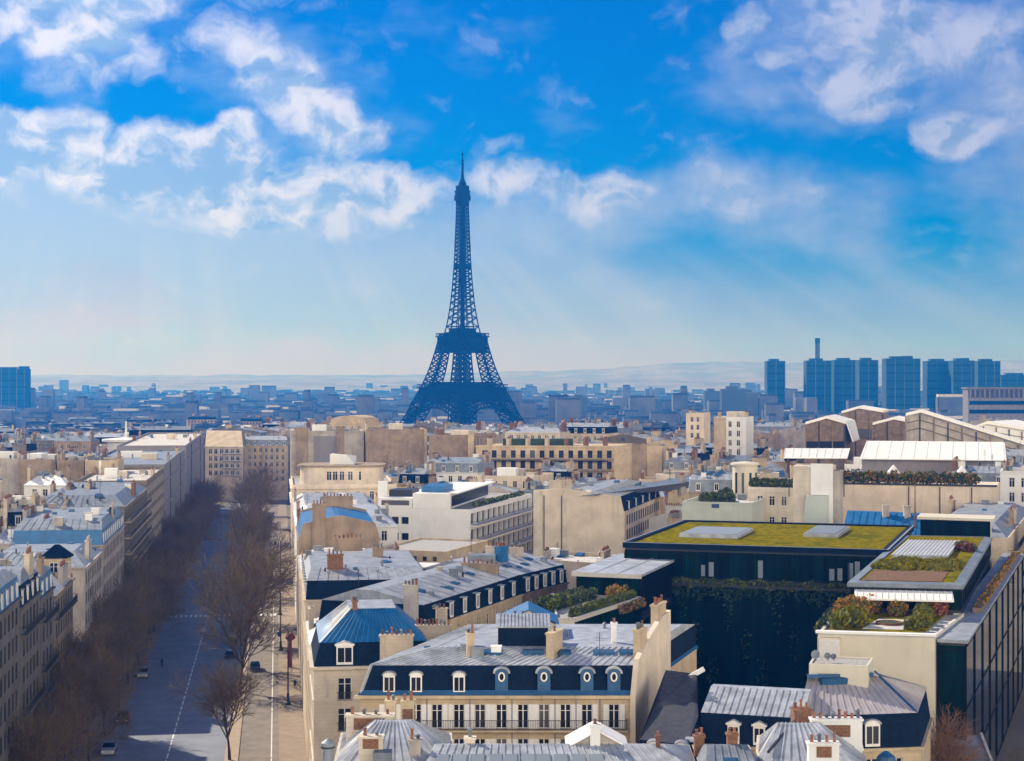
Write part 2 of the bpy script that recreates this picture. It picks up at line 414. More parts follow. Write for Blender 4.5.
def oeil_mesh(w=1.25, h=1.35, dep=.9):
    k = ('oeil',)
    if k in CACHE: return CACHE[k]
    m = MB(); m.box(-w / 2, w / 2, 0, dep, -.9, h, 1)
    n = 10; r = w / 2 + .22
    for i in range(n):
        a0, a1 = math.pi * i / n, math.pi * (i + 1) / n
        p = [(-r * math.cos(a), h - .15 + .75 * r * math.sin(a)) for a in (a0, a1)]; q = [(-(r - .2) * math.cos(a), h - .15 + .75 * (r - .2) * math.sin(a)) for a in (a0, a1)]
        m.hexa([(q[0][0], -.2, q[0][1]), (q[1][0], -.2, q[1][1]), (q[1][0], dep, q[1][1]), (q[0][0], dep, q[0][1]),
                (p[0][0], -.2, p[0][1]), (p[1][0], -.2, p[1][1]), (p[1][0], dep, p[1][1]), (p[0][0], dep, p[0][1])], 2)
        m.face([(0, -.02, h - .15), (q[0][0], -.02, q[0][1]), (q[1][0], -.02, q[1][1])], 1)
    n = 16; g = MB(); ring_i, ring_o = [], []
    for i in range(n):
        a = 2 * math.pi * i / n; ring_i.append((.2 * math.cos(a), .85 + .33 * math.sin(a))); ring_o.append((.34 * math.cos(a), .85 + .47 * math.sin(a)))
    for i in range(n):
        j = (i + 1) % n
        m.hexa([(ring_i[i][0], -.1, ring_i[i][1]), (ring_o[i][0], -.1, ring_o[i][1]), (ring_o[j][0], -.1, ring_o[j][1]), (ring_i[j][0], -.1, ring_i[j][1]),
                (ring_i[i][0], -.004, ring_i[i][1]), (ring_o[i][0], -.004, ring_o[i][1]), (ring_o[j][0], -.004, ring_o[j][1]), (ring_i[j][0], -.004, ring_i[j][1])], 0)
    g.face([(x, -.03, z) for x, z in ring_i])
    CACHE[k] = (m.mesh('dormer', [whitep, lead, zinc]), g.mesh('pane', pane)); return CACHE[k]

def pot_mesh(style=0):
    k = ('pot', style)
    if k in CACHE: return CACHE[k]
    m = MB()
    if style == 0: m.lathe(0, 0, [(.0, 0), (.17, 0), (.13, .12), (.12, .62), (.16, .66), (.16, .74), (.1, .74), (.1, .5)], 8)
    else: m.lathe(0, 0, [(.0, 0), (.13, 0), (.13, .5), (.24, .52), (.06, .72), (0, .72)], 8)
    CACHE[k] = m.mesh('chimney_pot', terracotta if style == 0 else zinc_d, True); return CACHE[k]

def chimney(root, base, w, d, z0, z1, rz=0, pots=5, m=None, panel=None, far=False, label=None):
    """stack of masonry with a cap and a row of pots; base relative to root"""
    m = m or stone_y
    b = MB(); b.box(-w / 2, w / 2, -d / 2, d / 2, z0, z1); b.box(-w / 2 - .1, w / 2 + .1, -d / 2 - .1, d / 2 + .1, z1, z1 + .18)
    if far:
        for i in range(pots):
            x = (i + .5) / pots * w - w / 2; b.box(x - .11, x + .11, -.11, .11, z1 + .18, z1 + .62 + .12 * (i % 3), 1)
        mats = [m, rnd.choice([terracotta, brick, brick, stone_g])]
    else: mats = [m]
    if panel:
        pw, pz0, pz1 = panel
        b.box(-pw / 2, pw / 2, -d / 2 - .03, -d / 2 + .1, pz0, pz1, len(mats)); mats = mats + [brick]
    o = b.build('chimney', mats, root, (base[0], base[1], 0), rz)
    if not far:
        for i in range(pots):
            x = (i + .5) / pots * w - w / 2
            q = link('chimney_pot', pot_mesh(1 if rnd.random() < .25 else 0), o, (x, rnd.uniform(-.04, .04), z1 + .18), rnd.random()); q.scale = (rnd.uniform(.8, 1.1), rnd.uniform(.8, 1.1), rnd.uniform(.5, 1.1))
    return o

class Bld:
    def __init__(s, name, label, fp, z1, zb=0.0, wall=None, cat='building', group=None, near=False, rec=.22):
        s.z1 = z1; s.zb = zb; s.near = near; s.rec = rec
        s.o = Vector(fp[0]); s.root = thing(name, label, cat, (fp[0][0], fp[0][1], zb), group)
        s.fp = [(p[0] - fp[0][0], p[1] - fp[0][1]) for p in fp]; s.n = len(fp)
        s.H = z1 - zb                      # local top
        s.wall = wall or stone; s.rects = {i: [] for i in range(s.n)}; s.panes = []
    def loc(s, p): return (p[0] - s.o.x, p[1] - s.o.y)
    def side(s, i):
        a, b = Vector(s.fp[i]), Vector(s.fp[(i + 1) % s.n]); d = b - a; L = d.length; d = d / L
        return a, (d.x, d.y), L
    def at(s, i, x, y=0):
        a, e, L = s.side(i); return (a.x + e[0] * x - e[1] * y, a.y + e[1] * x + e[0] * y)
    def ang(s, i): a, e, L = s.side(i); return math.atan2(e[1], e[0])
    def windows(s, i, xs=None, bay=2.7, w=1.15, h=2.2, fh=3.1, rows=2, top=.75, kind='french', margin=1.2, shutters=False, rail=False, hs=None):
        a, e, L = s.side(i)
        if xs is None:
            n = max(1, int((L - 2 * margin + bay * .4) / bay)); st = (L - 2 * margin) / n
            xs = [margin + st * (k + .5) for k in range(n)]
        for r in range(rows):
            hh = h if hs is None else hs[r]
            zt = s.H - top - r * fh; zb = zt - hh
            if zb < .4: break
            for x in xs:
                s.rects[i].append((x - w / 2, x + w / 2, zb, zt))
                fm, gm, bm = window_mesh(w, hh, kind)
                p = s.at(i, x, s.rec - .08)
                if s.near:
                    o = link('window', fm, s.root, (p[0], p[1], zb), s.ang(i)); link('pane', gm, o)
                else: o = link('window', bm, s.root, (p[0], p[1], zb), s.ang(i))
                if shutters:
                    k = ('shutter', hh)
                    if k not in CACHE:
                        mb = MB(); mb.box(-.25, .25, -.05, -.005, 0, hh)
                        for q in range(int(hh / .16)): mb.box(-.2, .2, -.065, -.05, .06 + q * .16, .14 + q * .16)
                        CACHE[k] = mb.mesh('shutter', shutter_m)
                    for sg in (-1, 1):
                        p2 = s.at(i, x + sg * (w / 2 + .26), 0); link('shutter', CACHE[k], s.root, (p2[0], p2[1], zb), s.ang(i))
                if rail:
                    k = ('rail', w)
                    if k not in CACHE:
                        mb = MB(); mb.box(-w / 2 - .1, w / 2 + .1, -.14, -.1, .9, .96); mb.box(-w / 2 - .1, w / 2 + .1, -.14, -.1, .06, .1)
                        for q in range(11): xx = -w / 2 + q * w / 10; mb.box(xx - .018, xx + .018, -.13, -.11, .1, .9)
                        CACHE[k] = mb.mesh('window_railing', iron)
                    p2 = s.at(i, x, 0); link('window_railing', CACHE[k], s.root, (p2[0], p2[1], zb), s.ang(i))
        return xs
    def strings(s, zs, out=.12, h=.22, m=None, sides=None, name='string_course'):
        for z in zs:
            ds = [(-out if (sides is None or i in sides) else -.02) for i in range(s.n)]
            b = MB(); b.prism(inset(s.fp, ds), z, z + h); b.build(name, m or s.wall, s.root)
    def balcony(s, i, x0, x1, z, out=.75, m=None, bars=.22, hr=.95):
        a, e, L = s.side(i)
        b = MB(); b.obox((a.x, a.y), e, x0, x1, -out, -.005, z - .18, z)
        o = b.build('balcony', m or s.wall, s.root)
        r = MB(); yo = -out + .06
        for (p0, p1) in (((x0 + .05, yo), (x1 - .05, yo)), ((x0 + .05, -.01), (x0 + .05, yo)), ((x1 - .05, yo), (x1 - .05, -.01))):
            A, B = s.at(i, *p0), s.at(i, *p1)
            r.bar((*A, z + hr), (*B, z + hr), .04); r.bar((*A, z + .12), (*B, z + .12), .025)
            n = max(2, int(math.dist(A, B) / bars))
            for k in range(n + 1):
                q = lerp(A, B, k / n); r.bar((*q, z + .002), (*q, z + hr), .02)
        r.build('balcony_railing', iron, o)
    def finish_wall(s, top=True):
        b = MB()
        for i in range(s.n):
            a, e, L = s.side(i); R_ = s.rects[i]
            xs = sorted({0, L, *[r[0] for r in R_], *[r[1] for r in R_]}); zs = sorted({0, s.H, *[r[2] for r in R_], *[r[3] for r in R_]})
            W = lambda x, z, y=0: (a.x + e[0] * x - e[1] * y, a.y + e[1] * x + e[0] * y, z)
            if not R_: b.face([W(0, 0), W(L, 0), W(L, s.H), W(0, s.H)]); continue
            for zi in range(len(zs) - 1):
                run = None
                for xi in range(len(xs) - 1):
                    xm, zm = (xs[xi] + xs[xi + 1]) / 2, (zs[zi] + zs[zi + 1]) / 2
                    hole = any(r[0] < xm < r[1] and r[2] < zm < r[3] for r in R_)
                    if not hole and run is None: run = xs[xi]
                    if hole and run is not None:
                        if xs[xi] - run > 1e-5: b.face([W(run, zs[zi]), W(xs[xi], zs[zi]), W(xs[xi], zs[zi + 1]), W(run, zs[zi + 1])])
                        run = None
                if run is not None: b.face([W(run, zs[zi]), W(L, zs[zi]), W(L, zs[zi + 1]), W(run, zs[zi + 1])])
            d = s.rec
            for (x0, x1, z0, z1) in R_:
                b.face([W(x0, z0), W(x0, z0, d), W(x0, z1, d), W(x0, z1)]); b.face([W(x1, z0, d), W(x1, z0), W(x1, z1), W(x1, z1, d)])
                b.face([W(x0, z0), W(x1, z0), W(x1, z0, d), W(x0, z0, d)]); b.face([W(x0, z1, d), W(x1, z1, d), W(x1, z1), W(x0, z1)])
                b.face([W(x0, z0, d), W(x1, z0, d), W(x1, z1, d), W(x0, z1, d)])
        if top: b.face([(*p, s.H - .002) for p in s.fp])
        return b.build('wall', s.wall, s.root)
    def cornice(s, out=.35, h=.3, m=None, sides=None):
        ds = [(-out if (sides is None or i in sides) else -.03) for i in range(s.n)]
        b = MB(); b.prism(inset(s.fp, ds), s.H - .002, s.H + h); b.build('cornice', m or s.wall, s.root); s.H2 = s.H + h
    def parapet(s, h=.8, t=.3, m=None, roofm=None):
        inn = inset(s.fp, [t] * s.n)
        b = MB(); z = s.H
        b.ring(s.fp, z, s.fp, z + h); b.ring(s.fp, z + h, inn, z + h); b.ring(inn, z + h, inn, z + .05)
        b.build('parapet', m or s.wall, s.root)
        b = MB(); b.face([(*p, z + .06) for p in inn]); b.build('roof', roofm or gravel, s.root); s.H2 = z + .06; s.r2 = inn
    def mansard(s, hm=2.6, im=.9, ht=1.2, it=4.0, ims=None, its=None, m1=None, m2=None, seam=0, seam_sides=(0,), z=None, m1s=None):
        z = getattr(s, 'H2', s.H) if z is None else z
        ims = ims or [im] * s.n; its = its or [it] * s.n
        r0 = inset(s.fp, [.02] * s.n); r1 = inset(s.fp, ims); r2 = inset(s.fp, [a + c for a, c in zip(ims, its)])
        s.r0, s.r1, s.r2, s.zm, s.zt = r0, r1, r2, z + hm, z + hm + ht; s.hm, s.ims, s.ze = hm, ims, z
        if hm > 0:
            b = MB(); b.ring(r0, z, r1, z + hm)
            b.build('roof', m1 or slate, s.root)
        b = MB()
        lip = inset(r1, [-.12 if im_ > 0 else 0 for im_ in ims])
        b.ring(lip, z + hm + .02, r2, s.zt); b.face([(*p, s.zt) for p in r2]); b.ring(r1, z + hm + .005, lip, z + hm + .02)
        if seam:
            for i in seam_sides:
                j = (i + 1) % s.n
                A, B, C, D = (*lip[i], z + hm + .02), (*lip[j], z + hm + .02), (*r2[j], s.zt), (*r2[i], s.zt)
                L = math.dist(A, B); n = int(L / seam)
                for k in range(1, n):
                    p, q = lerp(A, B, k / n), lerp(D, C, k / n)
                    b.bar((p[0], p[1], p[2] + .035), (q[0], q[1], q[2] + .035), .065)
        b.build('upper_roof' if hm > 0 else 'roof', m2 or zinc, s.root)
    def dormer(s, i, x, style='arch', w=1.2, h=1.75, y=.12, dep=None):
        y = min(y, -.01) if style != 'oeil' else .05
        dep = dep or (s.ims[i] * min(1, h / max(s.hm, .1)) + .5)
        a = s.at(i, x, y)
        if style == 'oeil':
            me, gm = oeil_mesh(); o = link('dormer', me, s.root, (a[0], a[1], s.ze + .9), s.ang(i))
        else:
            me, gm = dormer_mesh(style, w, h, round(dep, 1)); o = link('dormer', me, s.root, (a[0], a[1], s.ze + .15), s.ang(i))
        link('pane', gm, o)
    def slope_pt(s, i, t, f):
        """point on the upper slope of side i, t along (0-1), f up (0-1)"""
        j = (i + 1) % s.n
        a, b = lerp(s.r1[i], s.r1[j], t), lerp(s.r2[i], s.r2[j], t)
        return (*lerp(a, b, f), s.zm + (s.zt - s.zm) * f)
    def skylight(s, i, t, f, w=1.4, d=1.0, h=.28, pale=False):
        p = s.slope_pt(i, t, f); p2 = s.slope_pt(i, t, min(1, f + .1))
        k = ('sky', w, d, h, pale)
        if k not in CACHE:
            b = MB(); b.box(-w / 2, w / 2, -d / 2, d / 2, -.3, h); b.box(-w / 2 + .08, w / 2 - .08, -d / 2 + .08, d / 2 - .08, h, h + .03, 1)
            CACHE[k] = b.mesh('skylight', [zinc_d, paleglass] if pale else [lead, blueglass])
        o = link('skylight', CACHE[k], s.root, p, s.ang(i))
        run = math.dist(p[:2], p2[:2]); sl = math.atan2(p2[2] - p[2], run) if run > .01 else 0
        o.rotation_euler = (sl, 0, s.ang(i))
    def clutter(s, n, zs=None):
        """vents, hatches and aerials standing on the roof"""
        top = getattr(s, 'r2', None); z = getattr(s, 'zt', getattr(s, 'H2', s.H)) if zs is None else zs
        if top is None: return
        for k in range(n):
            i = rnd.randrange(s.n); j = (i + 1) % s.n; u = rnd.random()
            if hasattr(s, 'zm') and rnd.random() < .6:
                p = s.slope_pt(0 if rnd.random() < .6 else i, rnd.uniform(.1, .9), rnd.uniform(.25, .95))
            else:
                q = lerp(lerp(top[0], top[1], u), lerp(top[3], top[2], u), rnd.random()); p = (*q, z)
            kind = rnd.choice(['vent', 'vent', 'hatch', 'aerial', 'box', 'box'])
            if ('clutter', kind) not in CACHE:
                m = MB()
                if kind == 'vent': m.lathe(0, 0, [(.16, -.3), (.16, .55), (.26, .58), (.05, .8)], 8)
                elif kind == 'hatch': m.hexa([(-.5, -.4, -.3), (.5, -.4, -.3), (.5, .5, -.3), (-.5, .5, -.3), (-.5, -.4, .15), (.5, -.4, .15), (.5, .5, .4), (-.5, .5, .4)])
                elif kind == 'aerial':
                    m.bar((0, 0, -.3), (0, 0, 2.6), .035)
                    for q in range(5): m.bar((-.45 + .05 * q, 0, 1.7 + q * .18), (.45 - .05 * q, 0, 1.7 + q * .18), .02)
                else: m.box(-.55, .55, -.4, .4, -.3, .7); m.box(-.62, .62, -.47, .47, .7, .78)
                CACHE[('clutter', kind)] = [m.mesh({'vent': 'roof_vent', 'hatch': 'roof_hatch', 'aerial': 'aerial', 'box': 'air_unit'}[kind], mm) for mm in ({'vent': (zinc_d, iron), 'hatch': (blueglass, lead), 'aerial': (iron,), 'box': (white_r, stone_g, zinc_d, zinc_d)}[kind])]
            o = link({'vent': 'roof_vent', 'hatch': 'roof_hatch', 'aerial': 'aerial', 'box': 'air_unit'}[kind], rnd.choice(CACHE[('clutter', kind)]), s.root, p, s.ang(0) + rnd.uniform(-.2, .2))
            f = rnd.uniform(.6, 1.1) if s.root.location.y < 260 else rnd.uniform(.8, 1.5); o.scale = (f, f, f * rnd.uniform(.8, 1.3))
    def chim(s, pt, w, d, ztop, rz=None, pots=5, m=None, panel=None, z0=None, far=None):
        q = s.loc(pt)
        return chimney(s.root, q, w, d, (s.H - 1 if z0 is None else z0 - s.zb), ztop - s.zb, s.ang(0) if rz is None else rz, pots, m, panel, (not s.near) if far is None else far)

def quadfp(a, b, depth_dir, depth):
    """footprint from the two front corners and a depth vector"""
    d = (depth_dir[0] * depth, depth_dir[1] * depth)
    return [a, b, (b[0] + d[0], b[1] + d[1]), (a[0] + d[0], a[1] + d[1])]
BD = (.317, .948)      # the glass block's depth direction
USED = []              # footprints already built on
def use(fp): USED.append(fp); return fp

# ------------------------------------------------------------------ ground, road, hills, haze
def ground():
    b = MB(); xs = [-9000, -5000, -2500, -1200, -600, -300, -100, 100, 300, 600, 1200, 2500, 5000, 9000]
    ys = [-300, 0, 200, 420, 520, 620, 720, 820, 920, 1020, 1120, 1220, 1320, 1420, 1520, 1680, 2500, 4000, 7000, 10000, 13500]
    for i in range(len(xs) - 1):
        for j in range(len(ys) - 1):
            b.face([(xs[i], ys[j], gz(ys[j])), (xs[i + 1], ys[j], gz(ys[j])), (xs[i + 1], ys[j + 1], gz(ys[j + 1])), (xs[i], ys[j + 1], gz(ys[j + 1]))])
    struct(b.build('ground', earth))
def strip(name, v0, v1, z0, z1, m, y0=120, y1=900, step=40, sides=True):
    """a long slab along the avenue from v0 to v1, following the ground"""
    b = MB(); ys = list(range(y0, y1 + 1, step))
    for y, yy in zip(ys, ys[1:]):
        A, B, C, D = AV(y, v0), AV(y, v1), AV(yy, v1), AV(yy, v0)
        ga, gb = gz(y), gz(yy)
        b.face([(*A, z1 + ga), (*B, z1 + ga), (*C, z1 + gb), (*D, z1 + gb)])
        if sides:
            b.face([(*A, z0 + ga), (*A, z1 + ga), (*D, z1 + gb), (*D, z0 + gb)]); b.face([(*B, z0 + ga), (*B, z1 + ga), (*C, z1 + gb), (*C, z0 + gb)])
    return b.build(name, m)
ground()
struct(strip('road', -33.5, 0, 0, .02, asphalt, sides=False))
struct(strip('pavement', -3.6, -.02, 0, .15, pavem))
struct(strip('pavement', -33.2, -26.6, 0, .15, pavem))
struct(strip('median_strip', -10.7, -8.9, 0, .15, kerbm))
struct(strip('side_lane', -8.88, -3.62, 0, .024, lanem, sides=False))
def dashes(name, v, w, L, gap, y0, y1):
    b = MB(); y = y0
    while y < y1:
        b.face([(*AV(y, v - w / 2), gz(y) + .03), (*AV(y, v + w / 2), gz(y) + .03), (*AV(y + L, v + w / 2), gz(y + L) + .03), (*AV(y + L, v - w / 2), gz(y + L) + .03)])
        y += L + gap
    struct(b.build(name, roadpaint))
dashes('road_markings', -18.2, .22, 3.0, 1.0, 130, 420)
dashes('road_markings', -4.6, .14, 30, .6, 190, 420)
def crossing(yc, v0, v1):
    b = MB(); v = v0
    while v < v1:
        b.face([(*AV(yc, v), .031), (*AV(yc, v + .5), .031), (*AV(yc + 3.2, v + .5), .031), (*AV(yc + 3.2, v), .031)]); v += 1.0
    struct(b.build('road_markings', roadpaint))
crossing(352, -26, -12); crossing(352, -8.5, -4)
# side street running away on the far side of the glass block, and the court behind it
def street(fp, name='street', z=.012, m=asphalt):
    b = MB(); b.face([(*p, z) for p in fp]); struct(b.build(name, m))
street([(46, 110), (120, 110), (150, 380), (118, 380)], m=asphalt)

def hills(name, Y, pts, dz, label=None):
    """ridge of rolling land: pts = (px, py) silhouette"""
    b = MB(); top = [(X(px, Y), Y, ZZ(py, Y)) for px, py in pts]
    prev = None
    for (x, y, z) in top:
        row = [(x * .86, Y - dz, -24), (x * .95, Y - dz * .45, -22 + (z + 22) * .45), (x, y, z), (x * 1.02, y + dz * .3, -24)]
        if prev:
            for k in range(3): b.face([prev[k], row[k], row[k + 1], prev[k + 1]])
        prev = row
    struct(b.build(name, hillm))
def wob(px0, px1, f, n, a, sd):
    r = random.Random(sd); out = []
    for i in range(n + 1):
        px = px0 + (px1 - px0) * i / n
        out.append((px, f(px) + r.uniform(-a, a)))
    return out
hills('hills', 9800, wob(-260, 1300, lambda p: 375 - 4 * sm((p - 330) / 220) - 9 * sm((p - 540) / 180) - 2 * sm((p - 850) / 200), 120, .7, 3), 2300)
hills('hills', 7600, wob(-260, 1300, lambda p: 380 - 2 * sm((p - 480) / 160) - 5 * sm((p - 760) / 200), 140, .7, 4), 1500)

def haze():
    b = MB(); b.box(-8800, 8800, -280, 13400, -26, 345)
    m = bpy.data.materials.new('haze'); m.use_nodes = True; t = m.node_tree; t.nodes.clear()
    v = t.nodes.new('ShaderNodeVolumePrincipled'); o = t.nodes.new('ShaderNodeOutputMaterial')
    v.inputs['Color'].default_value = HAZE_C; v.inputs['Absorption Color'].default_value = (1, .81, 0, 1)
    v.inputs['Density'].default_value = HAZE_D; v.inputs['Anisotropy'].default_value = .25
    t.links.new(v.outputs[0], o.inputs['Volume'])
    ob = b.build('haze', m); ob['kind'] = 'stuff'
HAZE_C = (.003, .17, .68, 1); HAZE_D = .00026
haze()

# ------------------------------------------------------------------ the iron tower
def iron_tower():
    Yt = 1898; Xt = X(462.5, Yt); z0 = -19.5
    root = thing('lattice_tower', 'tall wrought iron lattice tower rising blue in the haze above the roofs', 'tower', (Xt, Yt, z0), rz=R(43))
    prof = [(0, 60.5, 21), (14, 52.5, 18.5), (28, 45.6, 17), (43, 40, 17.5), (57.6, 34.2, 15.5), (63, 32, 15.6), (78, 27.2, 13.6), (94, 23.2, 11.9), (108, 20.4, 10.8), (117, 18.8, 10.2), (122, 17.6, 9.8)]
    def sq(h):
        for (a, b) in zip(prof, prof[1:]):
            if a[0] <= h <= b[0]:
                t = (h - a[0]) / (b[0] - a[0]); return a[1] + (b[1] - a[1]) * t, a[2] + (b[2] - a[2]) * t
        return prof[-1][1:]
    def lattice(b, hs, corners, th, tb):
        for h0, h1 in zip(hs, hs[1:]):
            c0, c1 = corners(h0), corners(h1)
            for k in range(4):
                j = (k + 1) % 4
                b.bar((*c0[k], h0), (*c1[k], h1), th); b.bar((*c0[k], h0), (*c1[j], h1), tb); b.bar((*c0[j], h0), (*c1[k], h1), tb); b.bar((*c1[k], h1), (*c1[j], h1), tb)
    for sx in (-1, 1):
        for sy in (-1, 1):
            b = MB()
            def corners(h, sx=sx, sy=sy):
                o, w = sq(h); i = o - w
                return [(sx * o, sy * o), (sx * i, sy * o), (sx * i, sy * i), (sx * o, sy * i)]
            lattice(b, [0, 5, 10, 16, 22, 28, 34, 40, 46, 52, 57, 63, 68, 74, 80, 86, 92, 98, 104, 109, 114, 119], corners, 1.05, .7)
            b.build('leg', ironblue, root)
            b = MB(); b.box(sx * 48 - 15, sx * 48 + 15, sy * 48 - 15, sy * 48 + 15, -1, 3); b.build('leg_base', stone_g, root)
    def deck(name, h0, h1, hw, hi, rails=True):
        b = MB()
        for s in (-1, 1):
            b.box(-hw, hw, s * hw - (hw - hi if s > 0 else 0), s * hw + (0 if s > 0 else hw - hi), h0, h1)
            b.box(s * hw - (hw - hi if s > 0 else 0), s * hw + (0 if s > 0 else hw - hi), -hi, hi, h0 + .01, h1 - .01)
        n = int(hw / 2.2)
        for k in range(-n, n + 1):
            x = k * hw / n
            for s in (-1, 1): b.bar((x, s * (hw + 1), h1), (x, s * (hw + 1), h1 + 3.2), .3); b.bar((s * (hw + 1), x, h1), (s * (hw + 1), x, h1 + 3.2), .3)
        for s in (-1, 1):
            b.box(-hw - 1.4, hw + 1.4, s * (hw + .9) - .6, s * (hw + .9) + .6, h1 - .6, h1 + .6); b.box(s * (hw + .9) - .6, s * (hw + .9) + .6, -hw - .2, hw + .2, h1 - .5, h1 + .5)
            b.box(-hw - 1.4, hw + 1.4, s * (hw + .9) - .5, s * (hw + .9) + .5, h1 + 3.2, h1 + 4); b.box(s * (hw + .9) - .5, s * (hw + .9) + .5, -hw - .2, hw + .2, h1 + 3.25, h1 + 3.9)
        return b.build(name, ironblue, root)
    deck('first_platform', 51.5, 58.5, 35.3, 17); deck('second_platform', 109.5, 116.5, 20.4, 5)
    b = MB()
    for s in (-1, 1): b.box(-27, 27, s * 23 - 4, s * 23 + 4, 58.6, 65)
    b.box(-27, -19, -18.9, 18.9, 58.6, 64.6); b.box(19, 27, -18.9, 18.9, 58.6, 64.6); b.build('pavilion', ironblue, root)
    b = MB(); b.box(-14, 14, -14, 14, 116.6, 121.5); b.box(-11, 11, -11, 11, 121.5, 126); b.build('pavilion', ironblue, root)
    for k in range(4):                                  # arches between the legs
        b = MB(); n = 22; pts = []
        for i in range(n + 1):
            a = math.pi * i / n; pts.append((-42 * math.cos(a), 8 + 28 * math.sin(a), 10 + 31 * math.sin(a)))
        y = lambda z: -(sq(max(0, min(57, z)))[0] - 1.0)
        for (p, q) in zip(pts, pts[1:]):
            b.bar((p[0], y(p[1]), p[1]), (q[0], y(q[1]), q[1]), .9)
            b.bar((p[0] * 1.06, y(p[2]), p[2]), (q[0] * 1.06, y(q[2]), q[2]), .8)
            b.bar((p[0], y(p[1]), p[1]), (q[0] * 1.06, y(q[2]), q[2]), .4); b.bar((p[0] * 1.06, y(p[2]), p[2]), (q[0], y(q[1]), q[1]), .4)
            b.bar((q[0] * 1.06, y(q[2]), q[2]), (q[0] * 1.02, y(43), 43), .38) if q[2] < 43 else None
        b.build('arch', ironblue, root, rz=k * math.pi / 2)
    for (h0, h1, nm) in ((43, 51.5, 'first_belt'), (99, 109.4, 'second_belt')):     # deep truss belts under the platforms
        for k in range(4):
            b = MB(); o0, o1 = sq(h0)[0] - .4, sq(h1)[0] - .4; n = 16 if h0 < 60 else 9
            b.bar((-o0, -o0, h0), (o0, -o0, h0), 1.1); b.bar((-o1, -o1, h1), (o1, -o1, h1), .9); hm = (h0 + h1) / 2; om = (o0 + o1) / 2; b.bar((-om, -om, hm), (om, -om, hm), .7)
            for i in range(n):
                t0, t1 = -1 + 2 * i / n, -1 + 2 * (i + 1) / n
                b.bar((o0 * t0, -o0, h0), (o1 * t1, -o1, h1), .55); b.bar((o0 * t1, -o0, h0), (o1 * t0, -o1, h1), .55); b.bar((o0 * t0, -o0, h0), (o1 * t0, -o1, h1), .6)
            b.face([(-o0, -o0 + 2.5, h0), (o0, -o0 + 2.5, h0), (o1, -o1 + 2.5, h1), (-o1, -o1 + 2.5, h1)])
            b.build(nm, ironblue, root, rz=k * math.pi / 2)
    up = [(116, 15.2), (128, 12.9), (140, 11.1), (155, 9.5), (170, 8.3), (190, 7.1), (210, 6.2), (230, 5.5), (250, 4.9), (276, 4.3)]
    def uw(h):
        for (a, b_) in zip(up, up[1:]):
            if a[0] <= h <= b_[0]: return a[1] + (b_[1] - a[1]) * (h - a[0]) / (b_[0] - a[0])
        return up[-1][1]
    b = MB()
    def uc(h): w = uw(h); return [(w, w), (-w, w), (-w, -w), (w, -w)]
    hs = [116]; 
    while hs[-1] < 270: hs.append(hs[-1] + max(4.2, uw(hs[-1]) * .78))
    hs.append(276); lattice(b, hs, uc, .95, .58)
    for s in (-.36, .36):                              # inner edges of the four merging piers
        for h0, h1 in zip(hs, hs[1:]):
            if h0 < 205:
                for k in range(4):
                    c, d = math.cos(k * math.pi / 2), math.sin(k * math.pi / 2)
                    p = [(w * c - s * w * d, w * d + s * w * c, h) for w, h in ((uw(h0), h0), (uw(h1), h1))]
                    b.bar(p[0], p[1], .5)
    b.build('upper_pylon', ironblue, root)
    b = MB()
    for h0, h1 in zip(hs, hs[1:]):
        b.bar((0, 0, h0), (0, 0, h1), 2.6); 
    b.box(-6.4, 6.4, -6.4, 6.4, 194, 198); b.build('lift_shaft', ironblue, root)
    b = MB(); b.box(-5.4, 5.4, -5.4, 5.4, 266, 271); b.box(-6.6, 6.6, -6.6, 6.6, 271, 277); b.box(-6, 6, -6, 6, 277, 281); b.box(-6.5, 6.5, -6.5, 6.5, 281, 282.2)
    b.box(-5.4, 5.4, -5.4, 5.4, 282.2, 288); b.build('summit_gallery', ironblue, root)
    b = MB(); b.lathe(0, 0, [(4.8, 288), (4.4, 291), (2.9, 294), (1.9, 296), (1.7, 300), (0, 300)], 12); b.build('dome', ironblue, root)
    b = MB(); b.bar((0, 0, 299), (0, 0, 316), 1.5, w2=1.0, n=6); b.bar((0, 0, 316), (0, 0, 327), .8, w2=.4, n=6)
    b.box(-2.2, 2.2, -.5, .5, 312, 313.2); b.box(-.5, .5, -2.2, 2.2, 316, 317); b.box(-1.8, 1.8, -.4, .4, 323, 324); b.build('antenna', ironblue, root)
iron_tower()

# ------------------------------------------------------------------ riverside towers, chimney, far slab
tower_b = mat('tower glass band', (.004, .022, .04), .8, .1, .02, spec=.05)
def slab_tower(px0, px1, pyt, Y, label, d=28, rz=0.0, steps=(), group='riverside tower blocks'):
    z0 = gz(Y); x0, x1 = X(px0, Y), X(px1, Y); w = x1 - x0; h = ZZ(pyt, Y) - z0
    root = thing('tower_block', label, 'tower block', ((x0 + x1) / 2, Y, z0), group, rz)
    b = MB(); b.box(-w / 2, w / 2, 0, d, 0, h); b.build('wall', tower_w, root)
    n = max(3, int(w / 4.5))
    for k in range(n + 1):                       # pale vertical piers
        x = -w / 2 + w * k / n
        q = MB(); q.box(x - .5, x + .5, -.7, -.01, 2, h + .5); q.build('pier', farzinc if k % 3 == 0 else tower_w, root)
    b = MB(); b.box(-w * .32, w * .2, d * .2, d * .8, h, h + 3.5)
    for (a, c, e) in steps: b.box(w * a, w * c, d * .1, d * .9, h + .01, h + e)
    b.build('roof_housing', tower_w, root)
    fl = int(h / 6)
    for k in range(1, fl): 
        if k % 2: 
            q = MB(); q.box(-w / 2 + .4, w / 2 - .4, -.35, -.02, k * 6, k * 6 + 2.2); q.build('window_band', tower_b, root)
